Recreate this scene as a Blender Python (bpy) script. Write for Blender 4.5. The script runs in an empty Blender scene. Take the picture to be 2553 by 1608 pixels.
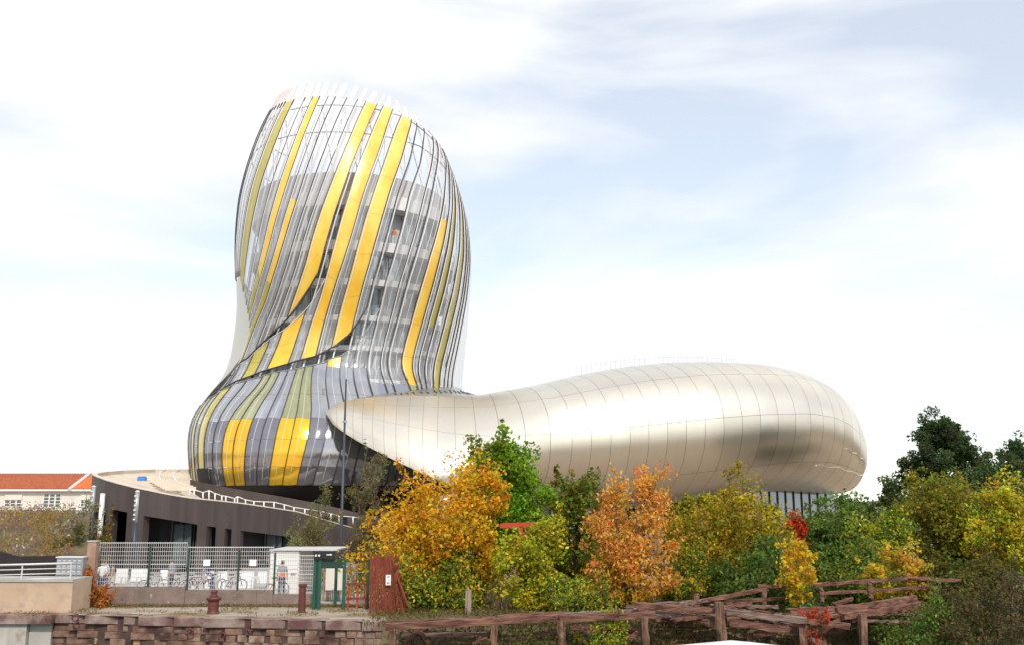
import bpy, math, random
import numpy as np
from mathutils import Vector, Matrix, noise as mnoise
R = math.radians
random.seed(7)
scene = bpy.context.scene
col = scene.collection

# ------------------------------------------------------------------ camera
F_PX, CX, CY, CAMZ = 2452.0, 1276.5, 804.0, 4.5
PITCH = math.atan((1268 - CY) / F_PX)
cam_d = bpy.data.cameras.new('camera'); cam = bpy.data.objects.new('camera', cam_d); col.objects.link(cam)
cam_d.sensor_width = 36.0; cam_d.lens = 36.0 * F_PX / 2553.0
cam_d.clip_start = 0.1; cam_d.clip_end = 6000
cam.location = (0, 0, CAMZ); cam.rotation_euler = (R(90) + PITCH, 0, 0)
scene.camera = cam

# ------------------------------------------------------------------ world, sun, exposure
SUN_EL, SUN_AZ = 42.0, 167.0            # degrees; azimuth clockwise from +Y
world = bpy.data.worlds.new('World'); scene.world = world; world.use_nodes = True
wt = world.node_tree; wt.nodes.clear()
def wn(t, **k):
    n = wt.nodes.new(t)
    for a, b in k.items(): setattr(n, a, b)
    return n
w_out = wn('ShaderNodeOutputWorld')
sky = wn('ShaderNodeTexSky', sky_type='NISHITA', sun_disc=False, sun_elevation=R(SUN_EL), sun_rotation=R(SUN_AZ), air_density=1.0, dust_density=0.6, ozone_density=0.3)
bg1 = wn('ShaderNodeBackground'); bg1.inputs[1].default_value = 0.15
bg2 = wn('ShaderNodeBackground'); bg2.inputs[0].default_value = (0.985, 0.995, 1.0, 1); bg2.inputs[1].default_value = 0.82
tc = wn('ShaderNodeTexCoord'); mp = wn('ShaderNodeMapping'); mp.inputs['Scale'].default_value = (1.6, 1.6, 5.2); mp.inputs['Location'].default_value = (12.533, 6.0205, 10.1449)
nz = wn('ShaderNodeTexNoise'); nz.inputs['Scale'].default_value = 1.25; nz.inputs['Detail'].default_value = 5; nz.inputs['Roughness'].default_value = 0.5; nz.inputs['Distortion'].default_value = 0.35
rp = wn('ShaderNodeValToRGB'); rp.color_ramp.elements[0].position = 0.40; rp.color_ramp.elements[0].color = (0.50,)*3 + (1,); rp.color_ramp.elements[1].position = 0.56; rp.color_ramp.elements[1].color = (1, 1, 1, 1)
mx = wn('ShaderNodeMixShader')
L = wt.links.new
L(tc.outputs['Generated'], mp.inputs[0]); L(mp.outputs[0], nz.inputs['Vector']); L(nz.outputs[0], rp.inputs[0])
L(sky.outputs[0], bg1.inputs[0]); L(rp.outputs[0], mx.inputs[0]); L(bg1.outputs[0], mx.inputs[1]); L(bg2.outputs[0], mx.inputs[2]); L(mx.outputs[0], w_out.inputs[0])

sun_d = bpy.data.lights.new('sun', 'SUN'); sun = bpy.data.objects.new('sun', sun_d); col.objects.link(sun)
sun_d.energy = 2.15; sun_d.angle = R(3.0); sun_d.color = (1.0, 0.93, 0.82)
sdir = Vector((math.sin(R(SUN_AZ)) * math.cos(R(SUN_EL)), math.cos(R(SUN_AZ)) * math.cos(R(SUN_EL)), math.sin(R(SUN_EL))))
sun.rotation_euler = (-sdir).to_track_quat('-Z', 'Y').to_euler(); sun.location = sdir * 200

vs = scene.view_settings
vs.view_transform = 'Standard'; vs.look = 'None'; vs.exposure = 0.40; vs.gamma = 1.0; vs.use_curve_mapping = False
scene.render.engine = 'CYCLES'
cy = scene.cycles
cy.use_denoising = True; cy.max_bounces = 7; cy.diffuse_bounces = 3; cy.glossy_bounces = 4; cy.transmission_bounces = 4; cy.transparent_max_bounces = 24
cy.caustics_reflective = False; cy.caustics_refractive = False; cy.sample_clamp_indirect = 6

# ------------------------------------------------------------------ helpers
def at(px, py, Y):
    """world point seen at photo pixel (px, py) at distance Y"""
    a = (px - CX) / F_PX; b = (CY - py) / F_PX
    d = Vector((a, math.cos(PITCH) - math.sin(PITCH) * b, math.sin(PITCH) + math.cos(PITCH) * b))
    return Vector((0, 0, CAMZ)) + d * (Y / d.y)
def gr(px, py, z=0.0):
    a = (px - CX) / F_PX; b = (CY - py) / F_PX
    d = Vector((a, math.cos(PITCH) - math.sin(PITCH) * b, math.sin(PITCH) + math.cos(PITCH) * b))
    return Vector((0, 0, CAMZ)) + d * ((z - CAMZ) / d.z)
def project(p):
    y, z = p[1], p[2] - CAMZ
    d = math.cos(PITCH) * y + math.sin(PITCH) * z; u = -math.sin(PITCH) * y + math.cos(PITCH) * z
    return CX + F_PX * p[0] / d, CY - F_PX * u / d

ORG = {}
def tag(o, label=None, cat=None, group=None, kind=None):
    if label: o['label'] = label
    if cat: o['category'] = cat
    if group: o['group'] = group
    if kind: o['kind'] = kind
    return o
def thing(name, label, cat, loc=(0, 0, 0), group=None):
    o = bpy.data.objects.new(name, None); o.empty_display_size = 0.3; col.objects.link(o)
    o.location = loc; ORG[o.name] = Vector(loc)
    return tag(o, label, cat, group)
class MB:
    def __init__(s): s.v = []; s.f = []; s.m = []
    def add(s, vs_, fs, mi=0):
        n = len(s.v); s.v += [tuple(p) for p in vs_]
        for f in fs: s.f.append(tuple(i + n for i in f)); s.m.append(mi)
        return s
    def quad(s, a, b, c, d, mi=0): return s.add([a, b, c, d], [(0, 1, 2, 3)], mi)
    def box(s, c, size, rz=0, mi=0):
        hx, hy, hz = size[0] / 2, size[1] / 2, size[2] / 2; ca, sa = math.cos(rz), math.sin(rz); vs_ = []
        for z in (-hz, hz):
            for x, y in ((-hx, -hy), (hx, -hy), (hx, hy), (-hx, hy)):
                vs_.append((c[0] + x * ca - y * sa, c[1] + x * sa + y * ca, c[2] + z))
        return s.add(vs_, [(3, 2, 1, 0), (4, 5, 6, 7), (0, 1, 5, 4), (1, 2, 6, 5), (2, 3, 7, 6), (3, 0, 4, 7)], mi)
    def bar(s, p, q, w, h, mi=0, jit=0):
        p, q = Vector(p), Vector(q); d = (q - p).normalized()
        up = Vector((0, 0, 1)) if abs(d.z) < 0.9 else Vector((0, 1, 0))
        x = d.cross(up).normalized(); y = x.cross(d).normalized(); vs_ = []
        for e in (p, q):
            for a, b in ((-1, -1), (1, -1), (1, 1), (-1, 1)):
                j = Vector((random.uniform(-jit, jit), random.uniform(-jit, jit), random.uniform(-jit, jit)))
                vs_.append(e + x * a * w / 2 + y * b * h / 2 + j)
        return s.add(vs_, [(3, 2, 1, 0), (4, 5, 6, 7), (0, 1, 5, 4), (1, 2, 6, 5), (2, 3, 7, 6), (3, 0, 4, 7)], mi)
    def tube(s, pts, rads, n=8, mi=0, caps=True):
        pts = [Vector(p) for p in pts]
        if not hasattr(rads, '__len__'): rads = [rads] * len(pts)
        base = len(s.v); ref = None
        for i, p in enumerate(pts):
            d = (pts[min(i + 1, len(pts) - 1)] - pts[max(i - 1, 0)]).normalized()
            if ref is None: ref = Vector((0, 0, 1)) if abs(d.z) < 0.9 else Vector((1, 0, 0))
            x = d.cross(ref).normalized(); y = x.cross(d).normalized(); ref = y
            for k in range(n):
                a = 2 * math.pi * k / n
                s.v.append(tuple(p + (x * math.cos(a) + y * math.sin(a)) * rads[i]))
        for i in range(len(pts) - 1):
            for k in range(n):
                a = base + i * n + k; b = base + i * n + (k + 1) % n
                s.f.append((a, b, b + n, a + n)); s.m.append(mi)
        if caps:
            s.f.append(tuple(base + k for k in range(n))[::-1]); s.m.append(mi)
            e = base + (len(pts) - 1) * n
            s.f.append(tuple(e + k for k in range(n))); s.m.append(mi)
        return s
    def lathe(s, c, prof, n=16, mi=0):
        base = len(s.v)
        for r, z in prof:
            for k in range(n):
                a = 2 * math.pi * k / n; s.v.append((c[0] + r * math.cos(a), c[1] + r * math.sin(a), c[2] + z))
        for i in range(len(prof) - 1):
            for k in range(n):
                a = base + i * n + k; b = base + i * n + (k + 1) % n
                s.f.append((a, b, b + n, a + n)); s.m.append(mi)
        e = base + (len(prof) - 1) * n
        s.f.append(tuple(base + k for k in range(n))[::-1]); s.m.append(mi); s.f.append(tuple(e + k for k in range(n))); s.m.append(mi)
        return s
    def grid(s, rows, mi=0, closed=False):
        base = len(s.v); n = len(rows[0])
        for r in rows: s.v += [tuple(p) for p in r]
        for i in range(len(rows) - 1):
            for k in range(n if closed else n - 1):
                a = base + i * n + k; b = base + i * n + (k + 1) % n
                s.f.append((a, b, b + n, a + n)); s.m.append(mi)
        return s
    def build(s, name, mats, parent=None, smooth=False, origin=None, kind=None):
        me = bpy.data.meshes.new(name)
        o = bpy.data.objects.new(name, me); col.objects.link(o)
        org = ORG.get(parent.name, Vector((0, 0, 0))) if parent else Vector(origin or (0, 0, 0))
        ORG[o.name] = org
        v = s.v if org.length == 0 else [(p[0] - org.x, p[1] - org.y, p[2] - org.z) for p in s.v]
        me.from_pydata(v, [], s.f)
        for m in (mats if isinstance(mats, (list, tuple)) else [mats]): me.materials.append(m)
        if any(s.m): me.polygons.foreach_set('material_index', s.m)
        if smooth: me.polygons.foreach_set('use_smooth', [True] * len(me.polygons))
        me.update()
        if parent: o.parent = parent
        else: o.location = org
        if kind: o['kind'] = kind
        return o
def copy_tree(o, parent=None, loc=None, rz=None):
    c = o.copy(); col.objects.link(c); c.parent = parent
    for ch in o.children: copy_tree(ch, c)
    if loc is not None: c.location = loc
    if rz is not None: c.rotation_euler = (0, 0, rz)
    return c

# ------------------------------------------------------------------ materials
MATS = {}
def mat(name, color=(0.5, 0.5, 0.5), rough=0.7, metal=0.0, color2=None, scale=3.0, detail=4, stretch=(1, 1, 1), contrast=(0.35, 0.65), bump=0.0, bscale=None, spec=0.5, alpha_mix=None, coat=0, rvar=0, third=None):
    m = bpy.data.materials.new(name); m.use_nodes = True; t = m.node_tree; n = t.nodes; n.clear()
    out = n.new('ShaderNodeOutputMaterial'); b = n.new('ShaderNodeBsdfPrincipled')
    b.inputs['Roughness'].default_value = rough; b.inputs['Metallic'].default_value = metal
    b.inputs['Specular IOR Level'].default_value = spec; b.inputs['Base Color'].default_value = (*color, 1)
    if coat: b.inputs['Coat Weight'].default_value = coat; b.inputs['Coat Roughness'].default_value = 0.05
    l = t.links.new
    if color2 or bump or rvar:
        c = n.new('ShaderNodeTexCoord'); mpp = n.new('ShaderNodeMapping'); mpp.inputs['Scale'].default_value = stretch
        l(c.outputs['Object'], mpp.inputs[0])
        z = n.new('ShaderNodeTexNoise'); z.inputs['Scale'].default_value = scale; z.inputs['Detail'].default_value = detail; z.inputs['Roughness'].default_value = 0.6
        l(mpp.outputs[0], z.inputs['Vector'])
        r = n.new('ShaderNodeValToRGB'); r.color_ramp.elements[0].position, r.color_ramp.elements[1].position = contrast
        r.color_ramp.elements[0].color = (*color, 1); r.color_ramp.elements[1].color = (*(color2 or color), 1)
        l(z.outputs[0], r.inputs[0]); last = r.outputs[0]
        if third:
            z3 = n.new('ShaderNodeTexNoise'); z3.inputs['Scale'].default_value = third[1]; z3.inputs['Detail'].default_value = 5
            l(c.outputs['Object'], z3.inputs['Vector'])
            r3 = n.new('ShaderNodeValToRGB'); r3.color_ramp.elements[0].position, r3.color_ramp.elements[1].position = third[2]
            l(z3.outputs[0], r3.inputs[0])
            x3 = n.new('ShaderNodeMix'); x3.data_type = 'RGBA'; l(r3.outputs[0], x3.inputs[0]); l(last, x3.inputs[6]); x3.inputs[7].default_value = (*third[0], 1); last = x3.outputs[2]
        if color2: l(last, b.inputs['Base Color'])
        if rvar:
            mr = n.new('ShaderNodeMapRange'); mr.inputs[3].default_value = rough - rvar; mr.inputs[4].default_value = rough + rvar
            l(z.outputs[0], mr.inputs[0]); l(mr.outputs[0], b.inputs['Roughness'])
        if bump:
            z2 = n.new('ShaderNodeTexNoise'); z2.inputs['Scale'].default_value = bscale or scale * 4; z2.inputs['Detail'].default_value = 5
            l(mpp.outputs[0], z2.inputs['Vector'])
            bu = n.new('ShaderNodeBump'); bu.inputs['Strength'].default_value = bump; bu.inputs['Distance'].default_value = 0.05
            l(z2.outputs[0], bu.inputs['Height']); l(bu.outputs[0], b.inputs['Normal'])
    sh = b.outputs[0]
    if alpha_mix is not None:
        tr = n.new('ShaderNodeBsdfTransparent'); mxx = n.new('ShaderNodeMixShader'); mxx.inputs[0].default_value = alpha_mix
        l(sh, mxx.inputs[1]); l(tr.outputs[0], mxx.inputs[2]); sh = mxx.outputs[0]
    l(sh, out.inputs[0]); MATS[name] = m
    return m
M = MATS
mat('glass_clear', (0.74, 0.76, 0.80), 0.08, 0, alpha_mix=0.74, spec=1.0)
mat('glass_crown', (0.80, 0.83, 0.86), 0.10, 0, alpha_mix=0.80, spec=0.9)
mat('glass_grey', (0.62, 0.63, 0.68), 0.08, 0.2, alpha_mix=0.52, spec=0.9)
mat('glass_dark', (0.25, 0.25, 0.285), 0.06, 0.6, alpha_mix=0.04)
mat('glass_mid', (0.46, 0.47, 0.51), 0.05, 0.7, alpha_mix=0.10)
mat('glass_gold', (0.94, 0.53, 0.035), 0.32, 0, color2=(0.96, 0.70, 0.13), scale=0.6, detail=4, stretch=(1, 1, 0.5), alpha_mix=0.05, spec=0.6)
mat('glass_olive', (0.50, 0.44, 0.08), 0.16, 0, color2=(0.58, 0.47, 0.08), scale=0.5, alpha_mix=0.12, spec=0.6)
mat('glass_olive_mid', (0.46, 0.47, 0.27), 0.05, 0.65, alpha_mix=0.08)
mat('glass_yellow', (0.88, 0.58, 0.04), 0.14, 0.5, color2=(0.92, 0.50, 0.03), scale=0.4, alpha_mix=0.02)
mat('fin_white', (0.80, 0.79, 0.79), 0.3, 0, alpha_mix=0.45)
mat('fin_pink', (0.78, 0.66, 0.63), 0.3, 0, alpha_mix=0.3)
mat('mullion', (0.06, 0.052, 0.055), 0.45, 0.2)
mat('white_steel', (0.80, 0.79, 0.80), 0.4, 0)
mat('grey_steel', (0.40, 0.42, 0.45), 0.4, 0.4)
mat('concrete_pale', (0.50, 0.50, 0.51), 0.85, 0, color2=(0.58, 0.58, 0.58), scale=0.4)
mat('concrete_dim', (0.52, 0.52, 0.53), 0.85, 0, color2=(0.60, 0.60, 0.61), scale=0.5)
mat('slab_white', (0.78, 0.78, 0.79), 0.7)
mat('inner_glass', (0.50, 0.58, 0.62), 0.06, 0.3, spec=0.9)
mat('shade_dark', (0.018, 0.017, 0.02), 0.7)  # near black: shade put into the colour of recesses and unlit rooms
for nm_, c_, r_ in (('alu_gold', (0.90, 0.83, 0.715), 0.38), ('alu_gold_b', (0.875, 0.805, 0.69), 0.41), ('alu_gold_c', (0.92, 0.855, 0.74), 0.36)): mat(nm_, c_, r_, 1.0, color2=tuple(v * 0.93 for v in c_), rvar=0.05, scale=0.5, detail=5, stretch=(2.5, 2.5, 0.25), contrast=(0.45, 0.8))
mat('alu_pale', (0.66, 0.635, 0.58), 0.42, 1.0)
mat('joint_dark', (0.22, 0.195, 0.17), 0.7, 0.0)
mat('podium_brown', (0.050, 0.037, 0.036), 0.55, 0, color2=(0.078, 0.058, 0.055), scale=0.9, detail=6, stretch=(2.2, 2.2, 0.12), contrast=(0.3, 0.7), third=((0.10, 0.078, 0.07), 0.25, (0.52, 0.75)))
mat('stone_beige', (0.62, 0.53, 0.43), 0.9, 0, color2=(0.70, 0.61, 0.51), scale=0.6)
mat('concrete_grey', (0.38, 0.36, 0.33), 0.9, 0, color2=(0.48, 0.46, 0.42), scale=1.2, bump=0.2)
mat('white_paint', (0.80, 0.79, 0.77), 0.5)
mat('cream_wall', (0.80, 0.76, 0.71), 0.9, 0, color2=(0.72, 0.67, 0.61), scale=0.5, stretch=(1, 1, 0.3))
mat('roof_tile', (0.40, 0.105, 0.045), 0.9, 0, color2=(0.52, 0.165, 0.08), scale=1.6, stretch=(3, 1, 1))
mat('roof_tile_new', (0.66, 0.17, 0.04), 0.85, 0, color2=(0.70, 0.22, 0.07), scale=1.5)
mat('pane_dark', (0.09, 0.11, 0.12), 0.06, 0, spec=0.8)
mat('blue_plastic', (0.05, 0.22, 0.60), 0.5)
mat('post_blue', (0.045, 0.055, 0.075), 0.45, 0.3)
mat('lamp_lens', (0.75, 0.75, 0.75), 0.3)
mat('green_paint', (0.012, 0.085, 0.055), 0.4)
mat('green_dark', (0.010, 0.045, 0.032), 0.5)
mat('galvanised', (0.68, 0.67, 0.67), 0.45, 0.2)
mat('black_plastic', (0.012, 0.012, 0.014), 0.45)
mat('rubber', (0.015, 0.015, 0.015), 0.8)
mat('quay_floor', (0.30, 0.25, 0.20), 0.95, 0, color2=(0.42, 0.36, 0.30), scale=0.8, detail=7, stretch=(0.4, 1.6, 1), bump=0.3, bscale=6, third=((0.22, 0.17, 0.08), 0.35, (0.48, 0.62)))
mat('quay_stone', (0.12, 0.060, 0.045), 0.95, 0, color2=(0.33, 0.21, 0.15), scale=1.9, detail=10, bump=1.0, bscale=5, third=((0.065, 0.030, 0.028), 0.9, (0.5, 0.66)))
mat('quay_stone_pale', (0.17, 0.105, 0.078), 0.95, 0, color2=(0.38, 0.275, 0.21), scale=2.4, detail=10, bump=0.9, bscale=6, third=((0.11, 0.055, 0.038), 1.1, (0.48, 0.64)))
mat('quay_stone_ochre', (0.33, 0.20, 0.09), 0.95, 0, color2=(0.44, 0.29, 0.14), scale=2.5, detail=6, bump=0.5, third=((0.15, 0.085, 0.05), 1.5, (0.5, 0.7)))
mat('mortar', (0.10, 0.065, 0.05), 0.95, 0, color2=(0.055, 0.035, 0.028), scale=2, detail=6, bump=0.6)
mat('coping', (0.20, 0.125, 0.105), 0.95, 0, color2=(0.34, 0.26, 0.225), scale=1.4, detail=9, bump=0.8, bscale=5, third=((0.14, 0.065, 0.06), 1.0, (0.48, 0.66)))
mat('stone_dark', (0.04, 0.03, 0.025), 0.95)
mat('wall_mauve', (0.25, 0.18, 0.16), 0.95, 0, color2=(0.16, 0.125, 0.10), scale=1.3, detail=7, bump=0.5, third=((0.46, 0.40, 0.36), 3.5, (0.66, 0.72)))
mat('wall_tan', (0.48, 0.34, 0.235), 0.95, 0, color2=(0.56, 0.42, 0.30), scale=0.8, detail=6, bump=0.3, third=((0.40, 0.30, 0.24), 1.8, (0.5, 0.75)))
mat('wall_weathered', (0.40, 0.37, 0.33), 0.95, 0, color2=(0.50, 0.48, 0.45), scale=1.0, stretch=(3, 3, 0.4), bump=0.3, third=((0.30, 0.22, 0.15), 2.0, (0.55, 0.7)))
mat('brick_pillar', (0.32, 0.19, 0.14), 0.95, 0, color2=(0.40, 0.26, 0.2), scale=3, bump=0.4)
mat('rubble', (0.62, 0.60, 0.54), 0.95, 0, color2=(0.45, 0.42, 0.36), scale=3, bump=0.6)
mat('rust', (0.17, 0.030, 0.018), 0.75, 0.1, color2=(0.26, 0.055, 0.025), scale=4, stretch=(1, 1, 0.3), bump=0.3)
mat('bollard_red', (0.10, 0.028, 0.026), 0.6, 0.2, color2=(0.16, 0.05, 0.04), scale=5, bump=0.3)
mat('red_paint', (0.52, 0.045, 0.012), 0.5, 0.1, color2=(0.42, 0.06, 0.02), scale=4)
mat('timber', (0.080, 0.030, 0.020), 0.9, 0, color2=(0.31, 0.155, 0.105), scale=1.6, detail=8, stretch=(0.7, 5, 5), bump=0.9, bscale=5, contrast=(0.38, 0.72))
mat('timber_b', (0.10, 0.055, 0.045), 0.9, 0, color2=(0.33, 0.23, 0.185), scale=1.8, detail=8, stretch=(0.7, 5, 5), bump=0.9, bscale=5, contrast=(0.38, 0.72))
mat('timber_post', (0.085, 0.04, 0.025), 0.9, 0, color2=(0.30, 0.17, 0.11), scale=1.6, detail=8, stretch=(5, 5, 0.6), bump=0.8, bscale=5, contrast=(0.38, 0.72))
mat('timber_grey', (0.20, 0.15, 0.13), 0.9, 0, color2=(0.34, 0.26, 0.23), scale=2, detail=7, stretch=(5, 5, 0.6), bump=0.5)
mat('fence_dark', (0.02, 0.014, 0.016), 0.7)
mat('paling', (0.24, 0.16, 0.09), 0.9, 0, color2=(0.34, 0.26, 0.17), scale=3, stretch=(4, 4, 0.5))
mat('bark', (0.085, 0.055, 0.04), 0.95, 0, color2=(0.15, 0.10, 0.07), scale=6, stretch=(1, 1, 0.3), bump=0.6)
mat('bark_pale', (0.26, 0.19, 0.14), 0.95, 0, color2=(0.18, 0.13, 0.09), scale=6)
mat('forecourt', (0.34, 0.32, 0.30), 0.95, 0, color2=(0.44, 0.42, 0.40), scale=0.5)
mat('soil', (0.10, 0.075, 0.04), 1.0, 0, color2=(0.16, 0.12, 0.06), scale=1.5, bump=0.6)
mat('far_wood', (0.035, 0.055, 0.035), 1.0, 0, color2=(0.06, 0.075, 0.05), scale=0.05, bump=1.0, bscale=0.2)
mat('water', (0.02, 0.03, 0.025), 0.08, 0, bump=0.3, bscale=1.2)
mat('boat_white', (0.72, 0.74, 0.74), 0.35, 0, color2=(0.66, 0.68, 0.68), scale=1)
mat('paper', (0.82, 0.82, 0.84), 0.8)
mat('ink', (0.22, 0.22, 0.26), 0.8)
mat('hoarding', (0.82, 0.84, 0.84), 0.6, 0, color2=(0.76, 0.78, 0.79), scale=1.5)
mat('canvas_white', (0.80, 0.80, 0.83), 0.8)
mat('skin', (0.55, 0.32, 0.23), 0.6)
mat('hair', (0.06, 0.04, 0.03), 0.7)
for nm_, c_ in dict(cl_white=(0.72, 0.75, 0.78), cl_red=(0.42, 0.16, 0.14), cl_sand=(0.62, 0.54, 0.48), cl_grey=(0.22, 0.24, 0.32), cl_dark=(0.04, 0.04, 0.06), cl_blue=(0.10, 0.16, 0.42), cl_stripe=(0.25, 0.24, 0.26), cl_orange=(0.75, 0.17, 0.03), cl_navy=(0.04, 0.05, 0.12), cl_teal=(0.45, 0.56, 0.56)).items(): mat(nm_, c_, 0.85)
def leaf_mat():
    m = bpy.data.materials.new('leaf'); m.use_nodes = True; t = m.node_tree; n = t.nodes; n.clear(); l = t.links.new
    out = n.new('ShaderNodeOutputMaterial'); a = n.new('ShaderNodeAttribute'); a.attribute_name = 'leafcol'
    p = n.new('ShaderNodeBsdfPrincipled'); p.inputs['Roughness'].default_value = 0.55; p.inputs['Specular IOR Level'].default_value = 0.3
    tr = n.new('ShaderNodeBsdfTranslucent'); mxx = n.new('ShaderNodeMixShader'); mxx.inputs[0].default_value = 0.48
    l(a.outputs['Color'], p.inputs['Base Color']); l(a.outputs['Color'], tr.inputs[0]); l(p.outputs[0], mxx.inputs[1]); l(tr.outputs[0], mxx.inputs[2]); l(mxx.outputs[0], out.inputs[0])
    MATS['leaf'] = m
leaf_mat()

# ------------------------------------------------------------------ setting: ground, water, hills
edge_px = [(-900, 1533), (-200, 1533), (140, 1531), (340, 1536), (700, 1544), (962, 1550)]
edge = [gr(*p) for p in edge_px]
bank_top = [Vector((-5.0, 41.6, 0)), Vector((0, 42.6, 0)), Vector((8, 43.2, 0)), Vector((16, 43.6, 0)), Vector((26, 44, 0)), Vector((60, 45, 0))]
g = MB(); ring = [Vector((-900, edge[0].y, 0))] + edge + bank_top + [Vector((900, 46, 0)), Vector((1500, 1600, 0)), Vector((-1500, 1600, 0))]
g.add(ring, [tuple(range(len(ring)))])
tag(g.build('ground', M['soil']), kind='structure')
g = MB(); e2 = [p + Vector((0, 0, 0.004)) for p in edge[1:]]
g.add(e2 + [Vector((-5.6, 47.6, 0.004)), Vector((-60, 47.6, 0.004))], [tuple(range(len(e2) + 2))])
tag(g.build('quay_pavement', M['quay_floor']), kind='structure')
g = MB(); g.quad((-60, 47.6, 0.02), (-4.8, 47.6, 0.02), (-4.8, 92, 0.02), (-60, 92, 0.02))
tag(g.build('forecourt', M['forecourt']), kind='structure')
g = MB(); g.quad((-4.7, 58, 0.012), (75, 58, 0.012), (75, 150, 0.012), (-4.7, 150, 0.012)); g.quad((-90, 92.1, 0.012), (-4.8, 92.1, 0.012), (-4.8, 150, 0.012), (-90, 150, 0.012))
mat('esplanade', (0.26, 0.205, 0.15), 0.95, 0, color2=(0.33, 0.27, 0.21), scale=0.5)
tag(g.build('esplanade', M['esplanade']), kind='structure')
g = MB(); g.quad((-900, -300, -3.2), (900, -300, -3.2), (900, 48, -3.2), (-900, 48, -3.2))
tag(g.build('water', M['water']), kind='structure')
# earth bank under the wharf
rows = []
bx = np.linspace(-5.2, 60, 90)
for t in np.linspace(0, 1, 10):
    r_ = []
    for x in bx:
        yt = np.interp(x, [p.x for p in bank_top], [p.y for p in bank_top])
        n_ = mnoise.noise(Vector((x * 0.9, t * 4, 3))) * 0.25 if 0 < t < 1 else 0
        r_.append((x, yt - t * 3.4 + n_, -3.4 * t ** 1.2 + n_ * 0.6))
    rows.append(r_)
tag(MB().grid(rows).build('bank', M['soil'], smooth=True), kind='structure')
# distant wooded hills
rows = []
for i, (Y, f) in enumerate([(700, 0), (820, 0.65), (950, 1), (1150, 1.0), (1400, 0.2)]):
    r_ = []
    for k in range(161):
        x = -700 + 1500 * k / 160
        h = 12 + 5 * mnoise.noise(Vector((x * 0.006, 1, 2))) + 2.2 * mnoise.noise(Vector((x * 0.05, Y * 0.02, 2))) + 1.6 * mnoise.noise(Vector((x * 0.16, Y * 0.05, 7)))
        r_.append((x, Y, f * max(h, 1) - 1))
    rows.append(r_)
tag(MB().grid(rows).build('hills', M['far_wood'], smooth=True), kind='structure')

# ------------------------------------------------------------------ museum: tower surface
YC = 113.0
ZS = np.arange(3, 55, 2.0)
TC = [-20.82, -20.77, -20.65, -20.72, -20.79, -20.83, -20.67, -20.08, -19.39, -18.97, -18.76, -18.58, -18.45, -18.42, -18.48, -18.51, -18.62, -18.74, -18.9, -19.05, -19.21, -19.34, -19.54, -19.99, -20.3, -20.9]
TRX = [13.32, 13.8, 14.76, 14.9, 15.11, 15.21, 14.91, 14.22, 13.55, 13.31, 13.28, 13.26, 13.28, 13.39, 13.55, 13.64, 13.61, 13.48, 13.29, 12.9, 12.4, 11.82, 11.1, 9.97, 8.56, 7.08]
TRF = [12.83, 14.88, 16.55, 17.35, 17.35, 16.55, 14.95, 13.08, 11.76, 11.41, 11.54, 12.02, 12.64, 13.28, 13.66, 13.8, 13.93, 13.86, 13.6, 13.33, 12.88, 12.24, 11.55, 10.55, 9.44, 8.0]
ZK = [55, 52, 50.5, 49, 47.5, 46, 44, 42, 40, 38, 36, 34, 32, 30, 28, 26, 24, 22, 20, 18.5, 17, 15.5, 14, 12.5, 11, 9, 7, 3]
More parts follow.
